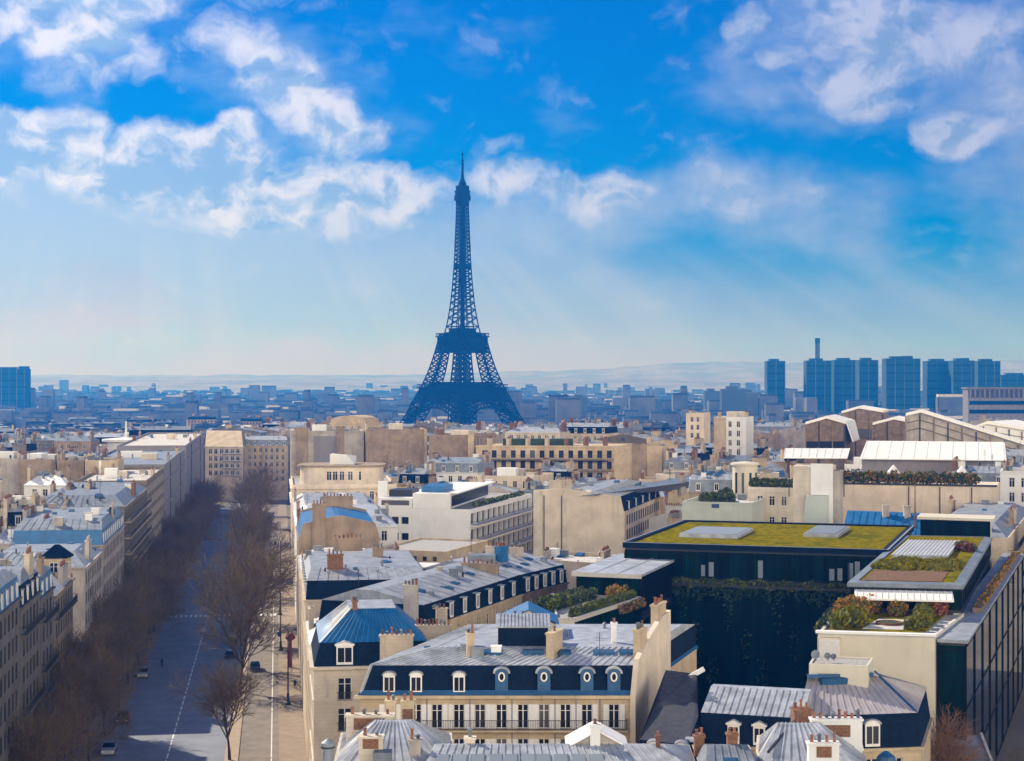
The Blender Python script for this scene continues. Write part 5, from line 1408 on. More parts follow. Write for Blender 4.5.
    for k in range(n):
        a0, a1 = math.pi * k / n, math.pi * (k + 1) / n
        p, q = [(L / 2 - L / 2 * math.cos(t), B.H2 + 2.9 * math.sin(t) ** .7) for t in (a0, a1)]
        m.hexa([(p[0], 0, B.H2), (q[0], 0, B.H2), (q[0] + 4, 14, B.H2), (p[0] + 4, 14, B.H2), (p[0], 0, p[1]), (q[0], 0, q[1]), (q[0] + 4, 14, q[1]), (p[0] + 4, 14, p[1])])
    m.build('roof', stone_y, B.root)
east_row()

def centre():
    # modern white stepped building
    fp = use([(X(378, 374), 374), (X(470, 370), 370), (5.0, 420), (-19, 428)])
    B = Bld('stepped_white_building', 'modern white building with a big blank wall and stepped balconies', fp, ZZ(511, 372), near=False, wall=white_r, rec=.9)
    B.windows(0, xs=[1.6, 3.9, 6.2], w=1.7, h=1.6, fh=3.6, rows=3, top=1.4, kind='dark'); B.windows(1, bay=4.2, w=3.8, h=2.5, fh=3.6, rows=4, top=.5, margin=.6, kind='dark'); B.finish_wall(); B.parapet(.5, .25)
    L1 = B.side(1)[2]
    for r in range(4): B.balcony(1, .3, L1 - .5, B.H - 3.1 - 3.6 * r, 1.7, white_r, bars=.35)
    o0, e0, _ = B.side(0)
    m = MB(); m.obox(o0, e0, 0, 7.9, 0, 30, B.H + .52, B.H + 2.8); m.build('west_storey', white_r, B.root)
    m = MB(); m.obox(o0, e0, .8, 7.2, -.03, -.01, B.H + 1.2, B.H + 2.3); m.build('window_band', pane, B.root)
    m = MB(); m.obox(o0, e0, 8, 16.6, 0, 42, B.H + .52, B.H + 3.9); m.build('upper_storey', white_r, B.root)
    m = MB(); m.obox(o0, e0, 16.61, 16.7, 1.2, 41, B.H + 1.0, B.H + 3.3); m.build('window_band', pane, B.root)
    m = MB(); m.obox(o0, e0, 16.0, 18.4, .2, 42, B.H + 3.91, B.H + 4.15); m.build('roof_slab', white_r, B.root)
    m = MB(); m.obox(o0, e0, 9, 14, 4, 14, B.H + 3.92, B.H + 5.3); m.build('penthouse', zinc_b, B.root)
    m = MB(); m.obox(o0, e0, 1.2, 6.5, 5, 12, B.H + 2.81, B.H + 4.3); m.build('plant_room', iron, B.root)
    pl = [(*B.at(1, x, 1.2), B.H + 1.0, .9, .7, .6) for x in range(8, int(L1) - 4, 3)]
    leaf_mass('terrace_plants', [leafd, leafg], B.root, pl, 900, .3, 51)
    B.chim((X(383, 379), 379), 2.2, 1.5, ZZ(482, 379), 0, 0, white_r, far=True)
    # cream block in front of it
    B = mid('cream_block', 'plain cream block with small square openings below the modern white building', 374, 446, 551, 296, 22, BD, 291, stone_y, None)
    B.windows(0, bay=1.9, w=.8, h=.8, rows=1, top=.6, kind='dark'); B.windows(0, bay=3, w=1.1, h=2.0, rows=2, top=2.6); B.finish_wall(); B.parapet(.4, .3)
    r = thing('rooftop_plant', 'rusty brown rooftop cabin with a white lid among the zinc roofs', 'rooftop cabin', (X(423, 248), 248, 19.6), rz=-.12)
    r.scale = (.86, .86, .8)
    m = MB(); m.box(-4.6, 4.4, -2, 2.5, -1, 2.2)
    for k in range(12): m.box(-4.5 + k * .75, -4.1 + k * .75, -2.06, -2.005, .1, 2.0)
    m.build('cabin', brownwall, r); m = MB(); m.hexa([(-5, -2.5, 2.21), (4.8, -2.5, 2.21), (4.8, 3, 2.21), (-5, 3, 2.21), (-4.6, -2, 3.3), (4.2, -2.2, 3.0), (4.4, 2.6, 3.4), (-4.6, 2.6, 3.5)]); m.build('lid', canopy, r)
    m = MB(); m.lathe(0, 0, [(0, 0), (.9, 0), (.9, .35), (0, .4)], 14); d = m.build('fan', iron, r, (5.6, -.8, 1.6)); d.rotation_euler = (R(75), 0, .3)
    # big cream gable building
    fp = use([(X(534, 360), 360), (X(625, 357), 357), (X(660, 402), 402), (X(592, 408), 408)])
    B = Bld('cream_gable_block', 'block with a huge blank cream gable and blue slate mansard on its east front', fp, ZZ(512, 358), near=True, wall=beige, rec=.06)
    B.windows(1, bay=2.9, w=1.5, rows=4, h=2.1, top=.8, kind='dark'); B.cornice(.3, .25, sides=(1,)); B.finish_wall()
    B.mansard(3.2, .9, .9, 5, ims=[0, .9, .5, .5], its=[.1, 6, 4, 6], m2=zinc, seam=1.4, seam_sides=(1, 3)); B.clutter(8)
    L1 = B.side(1)[2]
    for k in range(5): B.dormer(1, L1 * (k + .6) / 5.3, 'slab', 1.0, 1.6, y=.2, dep=1.2)
    L = B.side(0)[2]; a, e, _ = B.side(0); m = MB()
    prof = [(-.1, 0), (L - .2, 0), (L - .2, B.H + .2), (L - .9, B.H + 3.4), (6.6, B.H + 5.0), (0, B.H + 4.6), (-.1, 0)]
    W = lambda x, z, y: (a.x + e[0] * x - e[1] * y, a.y + e[1] * x + e[0] * y, z)
    for k in range(len(prof) - 1): m.face([W(*prof[k], -.6), W(*prof[k + 1], -.6), W(*prof[k + 1], -.01), W(*prof[k], -.01)])
    m.face([W(*p, -.6) for p in prof[:-1]]); m.face([W(*p, -.01) for p in reversed(prof[:-1])]); m.build('gable_wall', beige, B.root)
    m = MB(); m.obox(a, e, 0, 1.9, -1.0, -.61, 0, B.H + 4.5); m.obox(a, e, 6.4, 7.2, -.75, -.61, 4, B.H + 4.7); m.build('flue', stone_w, B.root)
    for x in (2.2, 6.0): 
        m = MB(); m.obox(a, e, x, x + .16, -.8, -.61, 3, B.H + 3.5); m.build('drainpipe', iron, B.root)
    B.chim((X(560, 366), 366), 5, .7, B.z1 + 6.2, 0, 8, stone, far=True)
    # small houses in front of the cream gable
    B = mid('cream_cottage', 'small cream house with a flat white roof at the foot of the huge cream gable', 533, 594, 563, 276, 14, BD, 270, stone, 'flat', 2, (0,), nch=2, huts=False)
    # long balconied block
    B = mid('long_balcony_block', 'long beige block with two continuous balconies and dark awnings', 476, 618, 447, 520, 20, BD, 517, stone_y, None)
    B.windows(0, bay=3.0, w=1.5, h=2.3, fh=3.4, rows=4, top=1.0, kind='dark'); B.cornice(.3, .3); B.finish_wall(); B.parapet(.5, .3)
    L = B.side(0)[2]
    for r in (0, 1, 2): B.balcony(0, .4, L - .4, B.H - 3.45 - 3.4 * r, 1.6 + .4 * (r == 1), stone_y, bars=.6)
    m = MB(); m.obox(*B.side(0)[:2], 4, L - 3, -1.5, -.1, B.H - 4.35, B.H - 4.15); m.build('awning', slate, B.root)
    for k in range(7):
        q = B.at(0, 4 + k * (L - 8) / 6, 4); B.chim((q[0] + B.o.x, q[1] + B.o.y), 3.2, .8, B.z1 + 2.4, B.ang(1), 6, rf.choice([brick, stone, redtile]), far=True)
    m = MB(); m.obox(*B.side(0)[:2], 8, 30, 5, 10, B.H + .05, B.H + 2.4); m.build('roof_hedge', leafd, B.root)
    mid('beige_terrace_block', 'beige block with a recessed top floor below the long balconied block', 476, 534, 478, 455, 18, BD, 452, beige, 'flat', 3, (0,), nch=2)
    B = mid('chimney_wall_block', 'tan blank wall with a dark central chimney breast and stepped shoulders', 614, 662, 448, 482, 8, BD, 480, stone_y, None, near=False); B.finish_wall()
    L = B.side(0)[2]; m = MB(); m.obox(*B.side(0)[:2], L * .38, L * .68, -.4, -.01, 6, B.H + 1.2); m.build('chimney_breast', stone_b, B.root)
    m = MB(); m.obox(*B.side(0)[:2], L * .98, L * 1.08, .5, 7, 2, B.H - 7); m.build('side_buttress', stone_y, B.root); B.parapet(.4, .3)
    mid('yellow_facade_block', 'yellow block with a long sunless row of windows beside zinc roofs', 668, 703, 492, 392, 10, (.5, .86), 420, stone_y, 'low', 3, (0,), nch=2)
    B = mid('white_tower_house', 'tall narrow white house with a yellow flank standing above the roofs', 714, 746, 419, 560, 14, BD, 556, white_r, 'flat', 6, (0,), nch=2)
    m = MB(); m.obox(*B.side(0)[:2], 0.02, 4.2, -.25, -.01, 3, B.H + .6); m.build('yellow_flank', stone_y, B.root)
    mid('pale_block', 'small pale block with a slanted top near the white tower house', 686, 704, 415, 650, 12, BD, None, beige, 'flat', 3, (0,), nch=1)
    for (p0, p1, py, Y, wl, rfm, lab) in [(372, 398, 478, 478, stone_w, 'low', 'white house with a low zinc roof under the broad brown gable'), (398, 424, 484, 462, stone_y, 'mansard', 'tan house with slate dormers under the broad brown gable'),
                                          (536, 566, 481, 470, stone, 'mansard', 'cream house with slate dormers between the balconied block and the huge gable'), (567, 606, 486, 455, stone_w, 'low', 'pale house with a wide zinc roof under the tan chimney wall'),
                                          (664, 694, 470, 470, stone_y, 'mansard', 'yellow house with slate mansard east of the tan chimney wall'), (694, 724, 478, 450, stone_w, 'low', 'white house with zinc roof before the round rooftop turret')]:
        mid('townhouse', lab, p0, p1, py, Y, 11, BD, Y - 2, wl, rfm, 3, (0,), nch=5)
    for k, (p0, p1, py, Y, lab, wl, rfm) in enumerate([
        (505, 560, 433, 630, 'house with red brick chimneys and white gable above the long balconied block', stone_w, 'low'),
        (562, 608, 434, 640, 'cream house with a red tile roof above the long balconied block', stone, 'mansard'),
        (430, 500, 436, 655, 'grey house with a pale terrace in front of the lattice tower', stone_g, 'flat'),
        (440, 476, 431, 700, 'white roofed house right at the foot of the lattice tower', white_r, 'low'),
        (640, 700, 462, 500, 'house with a blue zinc mansard east of the tan chimney wall', stone_w, 'mansard'),
        (600, 665, 497, 420, 'house with a broad light zinc roof behind the huge cream gable', stone, 'low'),
        (423, 478, 473, 470, 'house with white zinc roof between brown gable and modern white building', white_r, 'mansard'),
        (395, 440, 503, 410, 'small white house wedged before the brown gable', stone_w, 'low')]):
        mid('apartment_house', lab, p0, p1, py, Y, 15, BD, Y - 3, wl, rfm, 3, (0,), nch=4, chm=brick if k in (0, 1) else None)
centre()

def east_mid():
    # behind the planted roof
    B = mid('pale_green_house', 'low pale green rendered house behind the planted roof', 682, 752, 505, 322, 20, BD, 318, palegreen, 'flat', 1, (), nch=0, huts=False)
    leaf_mass('roof_shrubs', [leafd, leafg], B.root, [(*B.at(0, x, 3), B.H + 1.2, 1.4, 1.2, 1.2) for x in (4, 5.5, 7, 8.5)], 1800, .3, 21)
    r = thing('rotunda_house', 'round cream rooftop turret with slit windows beside planted terraces', 'turret', (X(745, 346), 346, ZZ(500, 346)))
    m = MB(); h = ZZ(463, 346) - ZZ(500, 346); m.lathe(0, 0, [(2.6, -8), (2.6, h - .5), (3.0, h - .4), (3.0, h), (2.5, h + .1), (0, h + .4)], 22); m.build('wall', creamwall, r)
    for k in range(4):
        a = -math.pi / 2 + (-.9 + k * .6); m = MB(); m.box(-.22, .22, -.06, .1, h * .2, h * .75); m.build('slit_window', pane, r, (2.62 * math.cos(a), 2.62 * math.sin(a), 0), a + math.pi / 2)
    m = MB(); m.box(-9, 9, -1, 6, -14, -.5); m.build('terrace_base', stone_w, r)
    leaf_mass('terrace_shrubs', [leafd, leafd, leafg], r, [(-5 + k * 1.2, 0, .8 + .5 * (k % 2), 1.0, .9, 1.3) for k in range(4)] + [(6.5, 1, .8, 1.3, 1, 1.2)], 2200, .3, 22)
    B = mid('white_window_house', 'white house with two rows of dark windows beside the slim white shaft', 748, 796, 489, 332, 14, BD, 329, stone_w, None, near=True)
    B.windows(0, bay=2.6, w=1.1, h=1.9, fh=4.1, rows=2, top=1.3); B.strings([B.H - .5], out=.2); B.finish_wall(); B.parapet(.4, .3)
    leaf_mass('roof_garden', [leafd, leafg], B.root, [(*B.at(0, x, 2), B.H + 1.1, 1.2, 1, 1.1) for x in (1, 3, 5, 7, 9)], 2600, .3, 23)
    # slim white shaft with pale wedge
    fp = use([(X(793, 300), 300), (X(833, 298), 298), (X(836, 306), 306), (X(797, 308), 308)])
    B = Bld('stair_shaft', 'slim white stair shaft with a pale green sloping buttress rising behind the planted roof', fp, ZZ(466, 300), wall=stone_w); 
    B.windows(3, bay=3, w=.8, h=2.4, rows=3, kind='dark'); B.finish_wall(); a, e, L = B.side(0)
    m = MB(); m.obox(a, e, 3.2, L, -.35, -.02, B.H - 12, B.H + .5); m.build('white_panel', white_r, B.root)
    m = MB(); z0 = B.H - 14; z1 = ZZ(495, 298) - B.zb
    W = lambda x, y, z: (a.x + e[0] * x - e[1] * y, a.y + e[1] * x + e[0] * y, z)
    m.hexa([W(-.3, -4, 0), W(6.4, -4, 0), W(6.4, -.36, 0), W(.3, -.36, 0), W(2.6, -2.2, z1), W(6.4, -2.2, z1), W(6.4, -.36, z1), W(2.6, -.36, z1)]); m.build('buttress', palegreen, B.root)
    m = MB(); m.obox(a, e, 6.4, 8.3, .5, 6, 0, B.H - .8); m.build('side_stack', stone_g, B.root)
    r = thing('rooftop_awning', 'short ribbed white awning roof on posts above the slim white shaft', 'awning', (X(783, 306), 306, ZZ(458, 306)), rz=-.05)
    w = X(851, 306) - X(783, 306)
    m = MB(); m.hexa([(0, -1.5, 0), (w - 1, -1.5, 0), (w + .2, 3.5, 1.5), (.8, 3.5, 1.5), (0, -1.5, .15), (w - 1, -1.5, .15), (w + .2, 3.5, 1.65), (.8, 3.5, 1.65)])
    for k in range(9): t = k / 8; m.bar((t * (w - 1), -1.5, .18), (.8 + t * (w - .6), 3.5, 1.68), .06)
    m.build('sheet', canopy, r)
    for x in (1, w / 2, w - 1.5): m = MB(); m.bar((x, -.8, -7), (x, -.8, .1), .12); m.build('post', iron, r)
    # wall with planter terrace
    B = mid('planter_terrace_block', 'long grey walled block crowned with a row of rooftop shrubs', 838, 996, 484, 331, 16, BD, 322, beige, None, near=True); B.finish_wall(); a, e, L = B.side(0)
    m = MB(); m.obox(a, e, -.2, L + .2, -.25, .5, B.H, B.H + .35); m.build('coping', iron, B.root)
    sp = [(*B.at(0, x, 1.6), B.H + .9 + .7 * abs(math.sin(x * 1.3)), 1.1, .9, .7 + .7 * abs(math.sin(x * 1.3))) for x in [k * .9 for k in range(int(L / .9) - 3)]]
    leaf_mass('terrace_shrubs', [leafd, leafg, leafd, leafo], B.root, sp, 6500, .26, 24)
    for x in (13.6, 19.5, 25.5): 
        m = MB(); m.obox(a, e, x, x + .18, -.2, -.01, 2, B.H - .2); m.build('drainpipe', iron, B.root)
    for x in (10.5, 23.6):
        r = thing('garden_tent', {10.5: 'small white pointed canopy in the shrub row near the slim shaft', 23.6: 'small white pointed canopy at the outer end of the shrub row'}[x], 'tent', (B.at(0, x, 3.2)[0] + B.o.x, B.at(0, x, 3.2)[1] + B.o.y, B.z1), 'white canopies on the shrub terrace')
        m = MB(); c = [(-1.2, -1.2), (1.2, -1.2), (1.2, 1.2), (-1.2, 1.2)]
        for k in range(4): m.face([(*c[k], 2.1), (*c[(k + 1) % 4], 2.1), (0, 0, 3.9)])
        m.ring(c, 1.6, c, 2.1); m.build('cover', canopy, r)
        for (x2, y2) in c: m = MB(); m.bar((x2 * .97, y2 * .97, 0), (x2 * .97, y2 * .97, 1.7), .06); m.build('post', iron, r)
    B = mid('blue_roof_annex', 'low annex with a bright blue sheet roof behind the planted roofs', 842, 922, 533, 282, 9, BD, 276, zinc_b, None, near=True); B.finish_wall()
    B.mansard(0, 0, 3.2, 4, ims=[0] * 4, its=[6.5, .05, .5, .05], m2=zinc_b, seam=1.2)
    for t in (.45, .72): q = B.at(0, B.side(0)[2] * t, 5.5); B.chim((q[0] + B.o.x, q[1] + B.o.y), 1.1, .8, B.z1 + 4.4, 0, 0, stone_g, far=True)
    r = thing('vent_pole', 'thin pale pole standing between blue annex and planted roof', 'pole', (X(915, 279), 279, 22)); m = MB(); m.bar((0, 0, 0), (0, 0, 11), .22, w2=.05, n=6); m.build('pole', terracotta, r)
    B = mid('slab_roof_annex', 'low annex with a pale overhanging slab roof over a green glazed band', 921, 990, 519, 262, 6, BD, 258, creamwall, None, near=True); B.finish_wall()
    glass_face(B, 0, 5, B.H - 3.6, B.H - .2); m = MB(); m.prism(inset(B.fp, [-.6] * 4), B.H, B.H + .4); m.build('roof', creamwall, B.root)
    # white canopy halls
    B = mid('canopy_hall', 'long hall with a ribbed white awning roof over grey walls', 862, 1004, 459, 402, 13, BD, 394, mauve, None); B.finish_wall(); L = B.side(0)[2]
    m = MB(); A_ = lambda x, y, z: (*B.at(0, x, y), B.H + z)
    m.hexa([A_(-.5, -1.5, 0), A_(L + .5, -1.5, 0), A_(L + .5, 8.5, 3.9), A_(.8, 8.5, 3.9), A_(-.5, -1.5, .2), A_(L + .5, -1.5, .2), A_(L + .5, 8.5, 4.1), A_(.8, 8.5, 4.1)])
    for k in range(12): t = k / 11; m.bar(A_(t * L, -1.5, .22), A_(.9 + t * (L - .9), 8.5, 4.12), .1)
    m.build('roof', canopy, B.root)
    def shed(label, p0, p1, pl, pr, pa, apex, Y, dep, wallm, roofm=canopy, dd=(.32, .95), sheet=False):
        x0, x1, xa = X(p0, Y), X(p1, Y), X(apex, Y); zl, zr_, za = ZZ(pl, Y), ZZ(pr, Y), ZZ(pa, Y); zb = gz(Y)
        use(quadfp((x0, Y), (x1, Y), dd, dep))
        r = thing('gabled_hall', label, 'hall', (x0, Y, zb), 'gabled halls'); D = Vector((dd[0] * dep, dd[1] * dep)); w = x1 - x0; ap = xa - x0
        m = MB(); f = [(0, 0, 0), (w, 0, 0), (w, 0, zr_ - zb), (ap, 0, za - zb), (0, 0, zl - zb)]; bk = [(p[0] + D.x, D.y, p[2]) for p in f]
        m.face(f); m.face(bk[::-1]); m.face([f[1], bk[1], bk[2], f[2]]); m.face([f[0], f[4], bk[4], bk[0]]); m.build('wall', wallm, r)
        top = lambda x: (zl + (za - zl) * x / ap if x < ap else za + (zr_ - za) * (x - ap) / (w - ap)) - zb
        n = max(3, int(w / 4))
        for k in range(n + 1): m = MB(); x = min(w - .35, k * w / n); m.box(x, x + .35, -.3, -.02, 0, top(x + .2) - .5); m.build('post', iron if k % 2 else brownwall, r)
        m = MB()
        for d in (2.2, 4.6): m.bar((.1, -.18, zl - zb - d), (ap, -.18, za - zb - d), .14); m.bar((ap, -.18, za - zb - d), (w - .1, -.18, zr_ - zb - d), .14)
        m.build('truss', shadowed_y, r)
        m = MB(); hh = top(w * .5) - 7
        m.box(.4, w - .4, -.1, -.01, max(0, hh - 3.5), max(.5, hh)); m.build('window_band', pane, r)
        for (A, Bq) in ((f[4], f[3]), (f[3], f[2])):
            m = MB(); o = Vector((0, -.9, .02)); A = Vector(A) + o; Bq = Vector(Bq) + o; E = Vector((D.x, D.y + .9, 0)); up = Vector((0, 0, .85))
            m.hexa([A, Bq, Bq + E, A + E, A + up, Bq + up, Bq + E + up, A + E + up]); m.build('roof', roofm, r)
        if sheet:                              # steep white sheet hung down the east flank
            m = MB(); q = [(w + .05, -.6, zr_ - zb + .8), (w + D.x, D.y, zr_ - zb + .8), (w + D.x + 1.6, D.y, zr_ - zb - 5.6), (w + 2.2, -.6, zr_ - zb - 5.6)]
            m.hexa(q + [(x + .3, y, z + .1) for x, y, z in q]); m.build('side_sheet', roofm, r)
    shed('brown gabled hall with white roof edges just behind the short ribbed awning', 805, 845, 424.5, 424, 418.5, 826, 520, 22, brownwall, sheet=True)
    shed('smaller brown gabled hall rising behind the first one', 841, 883, 413.5, 412.5, 408.5, 858, 590, 18, brownwall)
    shed('wide brown timber hall with flat white eaves beside the gabled halls', 872, 916, 425, 424, 419.5, 893, 545, 20, brownwall, sheet=True)
    shed('large grey hall whose long white roof edge slopes down to the street side', 905, 1046, 416, 452, 412.5, 920, 500, 9, stone_g)
    shed('hall with a low white vault roof at the outer edge of the white halls', 970, 1034, 430, 432, 424, 986, 530, 26, white_r, dd=(.6, .8))
    # right edge
    mid('white_edge_block', 'white block with square windows below the white sloping hall', 1000, 1060, 474, 352, 16, BD, 346, white_r, 'flat', 4, (0, 3), nch=1)
    fp = use([(67, 274), (80.3, 271), (102, 329), (89, 333)])
    B = Bld('street_apartment_block', 'cream apartment block with balconies along the dark side street beyond the glass wall', fp, 23.8, wall=stone)
    dress(B, 'low', 6, (1,), nch=4, zinc_m=zinc)
    for r in range(5): B.balcony(1, 3, 58, B.H - 3 - 3.1 * r, .9, stone, bars=.5)
    r = thing('colonnaded_palace', 'long low colonnaded stone building below the riverside tower blocks', 'building', (X(968, 1700), 1700, gz(1700)))
    r.scale = (1.4, 1, 1)
    z = ZZ(389, 1700) - gz(1700); m = MB(); m.box(0, 70, 0, 20, 0, z); m.build('wall', sooty, r); m = MB(); m.box(-1, 71, -1.5, 21, z, z + 1.6); m.build('cornice', shadowed_y, r)
    for k in range(20): m = MB(); m.box(1 + k * 3.5, 2.2 + k * 3.5, -1.1, -.02, z - 9, z - .1); m.build('column', shadowed_y, r)
    m = MB(); m.box(.5, 69, -.3, -.02, z - 8.8, z - .5); m.build('gallery_shade_panel', iron, r)  # flat dark panel standing in for the shade behind the columns
    for k in range(2): m = MB(); m.box(1, 69, -.25, -.02, z - 16 - k * 9, z - 12 - k * 9); m.build('window_band', tower_b, r)
east_mid()

shadowed_s = mat('shadowed grey avenue stone', (.125, .113, .10), .9, .2, .3, .5)  # canyon shade of the avenue fronts painted in as a darker stone
def west():
    F_ = -33.2
    avb('avenue_house', 'nearest avenue house with bright blue zinc mansard and a row of skylit dormers', 128, 197, F_ - 14, F_, 24.6, shadowed_s, 'mansard', 6, (1,), near=True, slate_m=zinc_b, zinc_m=zinc, nch=3, rec=.08, wk='dark', ww=1.4)
    for (y1, y2, z, wl, lab, sm_) in [(197.4, 213.6, 23.2, shadowed_s, 'narrow avenue house with a dark balcony next to the blue mansard', slate), (214, 226, 22.2, shadowed_s, 'pale narrow avenue house with blue end gable and two balconies', zinc_b),
                                   (226.4, 247, 20.8, shadowed_y, 'yellow corner house with a turret like dormer at the cross street', slate)]:
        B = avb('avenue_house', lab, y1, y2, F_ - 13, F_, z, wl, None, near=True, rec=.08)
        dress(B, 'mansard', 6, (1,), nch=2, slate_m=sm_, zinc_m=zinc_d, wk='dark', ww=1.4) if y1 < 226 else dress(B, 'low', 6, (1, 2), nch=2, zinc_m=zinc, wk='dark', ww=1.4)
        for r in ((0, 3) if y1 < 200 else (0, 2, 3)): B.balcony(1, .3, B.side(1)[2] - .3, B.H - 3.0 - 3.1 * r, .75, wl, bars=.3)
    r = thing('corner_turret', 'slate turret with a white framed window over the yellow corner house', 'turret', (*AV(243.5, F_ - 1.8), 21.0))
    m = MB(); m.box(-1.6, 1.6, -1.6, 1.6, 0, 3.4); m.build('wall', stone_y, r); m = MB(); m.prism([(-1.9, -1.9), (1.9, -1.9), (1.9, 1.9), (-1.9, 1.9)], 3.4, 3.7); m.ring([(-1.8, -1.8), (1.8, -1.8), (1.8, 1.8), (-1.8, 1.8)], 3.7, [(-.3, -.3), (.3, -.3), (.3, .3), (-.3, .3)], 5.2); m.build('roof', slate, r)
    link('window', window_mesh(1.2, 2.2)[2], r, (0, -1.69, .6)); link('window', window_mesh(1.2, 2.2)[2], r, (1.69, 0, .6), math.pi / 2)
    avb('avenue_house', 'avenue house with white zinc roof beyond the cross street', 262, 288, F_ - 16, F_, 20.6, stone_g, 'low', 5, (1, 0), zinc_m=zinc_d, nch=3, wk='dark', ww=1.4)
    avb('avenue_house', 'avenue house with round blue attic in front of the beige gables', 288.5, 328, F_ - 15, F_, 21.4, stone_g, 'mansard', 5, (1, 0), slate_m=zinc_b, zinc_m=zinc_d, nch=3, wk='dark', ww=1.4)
    B = avb('rounded_balcony_house', 'yellow avenue house with five stacked dark balconies and a rounded corner', 329, 384, F_ - 18, F_, 24.8, shadowed_y, 'low', 6, (1, 0), zinc_m=zinc_d, nch=2, wk='dark', ww=1.4)
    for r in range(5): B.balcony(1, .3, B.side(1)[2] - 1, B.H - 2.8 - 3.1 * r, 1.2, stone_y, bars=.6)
    avb('avenue_house', 'brownish avenue house with a long balcony before the mauve walls', 385, 442, F_ - 16, F_, 26.0, shadowed_y, 'flat', 5, (1, 0), nch=3)
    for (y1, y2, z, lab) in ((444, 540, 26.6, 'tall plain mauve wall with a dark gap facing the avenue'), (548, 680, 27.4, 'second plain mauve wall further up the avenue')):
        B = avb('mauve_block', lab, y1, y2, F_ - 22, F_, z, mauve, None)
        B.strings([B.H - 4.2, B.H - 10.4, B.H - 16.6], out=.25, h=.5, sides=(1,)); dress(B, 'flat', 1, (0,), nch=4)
        L = B.side(1)[2]
        for k in range(2): m = MB(); c = B.at(1, L * (k + .5) / 2, -.12); m.bar((*c, 3), (*c, B.H), .12); m.build('drainpipe', iron, B.root)
    B = mid('tan_roof_block', 'block with a big tan sloping roof closing the end of the avenue', 205, 243, 447, 722, 26, AVD, 716, stone, None); B.windows(0, rows=4, w=1.6); B.cornice(); B.finish_wall()
    B.mansard(0, 0, 6.2, 4, ims=[0] * 4, its=[12, 1.0, 4, .1], m2=stone_y)
    for r in range(4): B.balcony(0, 9, B.side(0)[2] - .3, B.H - 2.4 - 3.1 * r, 1.8, white_r, bars=1.0)
    mid('slate_end_block', 'dark slate roofed block next to the tan roof at the end of the avenue', 244, 288, 446, 735, 22, AVD, 730, stone_y, 'mansard', 5, (0,), nch=4)
    # blank gables behind the avenue houses
    for (p0, p1, py, Y, wl, lab) in [(-20, 18, 461, 430, stone_g, 'grey blank gable at the western edge of the view'), (18, 56, 462, 424, stone_b, 'tan blank gable with a thin dark flue'), (57, 84, 463, 420, stone_b, 'dark tan blank gable next to yellow walls'), (85, 118, 463, 416, stone_y, 'yellow gable with two white pilaster strips')]:
        B = mid('blank_gable_block', lab, p0, p1, py, Y, 16, AVD, Y - 1, wl, 'flat', 1, (), nch=3)
        if p0 == 85:
            for x in (3.6, 7.2): m = MB(); m.box(x, x + .6, -.7, -.02, 2, B.H + .6); m.build('pilaster', white_r, B.root)
    for (p0, p1, py, Y, wl, rfm, lab) in [(2, 34, 528, 300, stone_g, 'mansard', 'grey house with small dormers behind the first western chimney stacks'), (38, 66, 522, 318, shadowed_y, 'low', 'tan house with zinc roof next to the flat terraced grey house'),
                                          (64, 90, 512, 345, stone_w, 'mansard', 'pale house with slate dormers in front of the yellow pilaster gable')]:
        mid('townhouse', lab, p0, p1, py, Y, 11, AVD, Y + 2, wl, rfm, 2, (0,), nch=4)
    mid('white_attic_house', 'white house with a blue pyramid rooflight below the tan gables', 24, 66, 486, 372, 14, AVD, 371, white_r, 'low', 2, (0,), zinc_m=white_r, nch=2)
    mid('long_terrace_house', 'long grey house with a flat terrace roof beyond the blue mansard', -10, 60, 513, 316, 14, AVD, 325, stone_g, 'flat', 3, (0,), nch=3)
    mid('grey_roof_house', 'house with brown chimney stacks and grey zinc roof behind the blue mansard', -14, 42, 545, 282, 14, AVD, 283, stone_g, 'low', 2, (0,), nch=5, chm=brick)
    r = thing('round_pavilion', 'white flat pavilion with a slender mast beyond the western gables', 'pavilion', (X(126, 640), 640, ZZ(450, 640)))
    m = MB(); m.lathe(0, 0, [(7, -20), (7, 3), (9, 3.4), (9, 4.2), (0, 5)], 20); m.build('drum', white_r, r); m = MB(); m.bar((0, 0, 4.8), (0, 0, 11), .5, w2=.3, n=6); m.build('mast', white_r, r)
west()

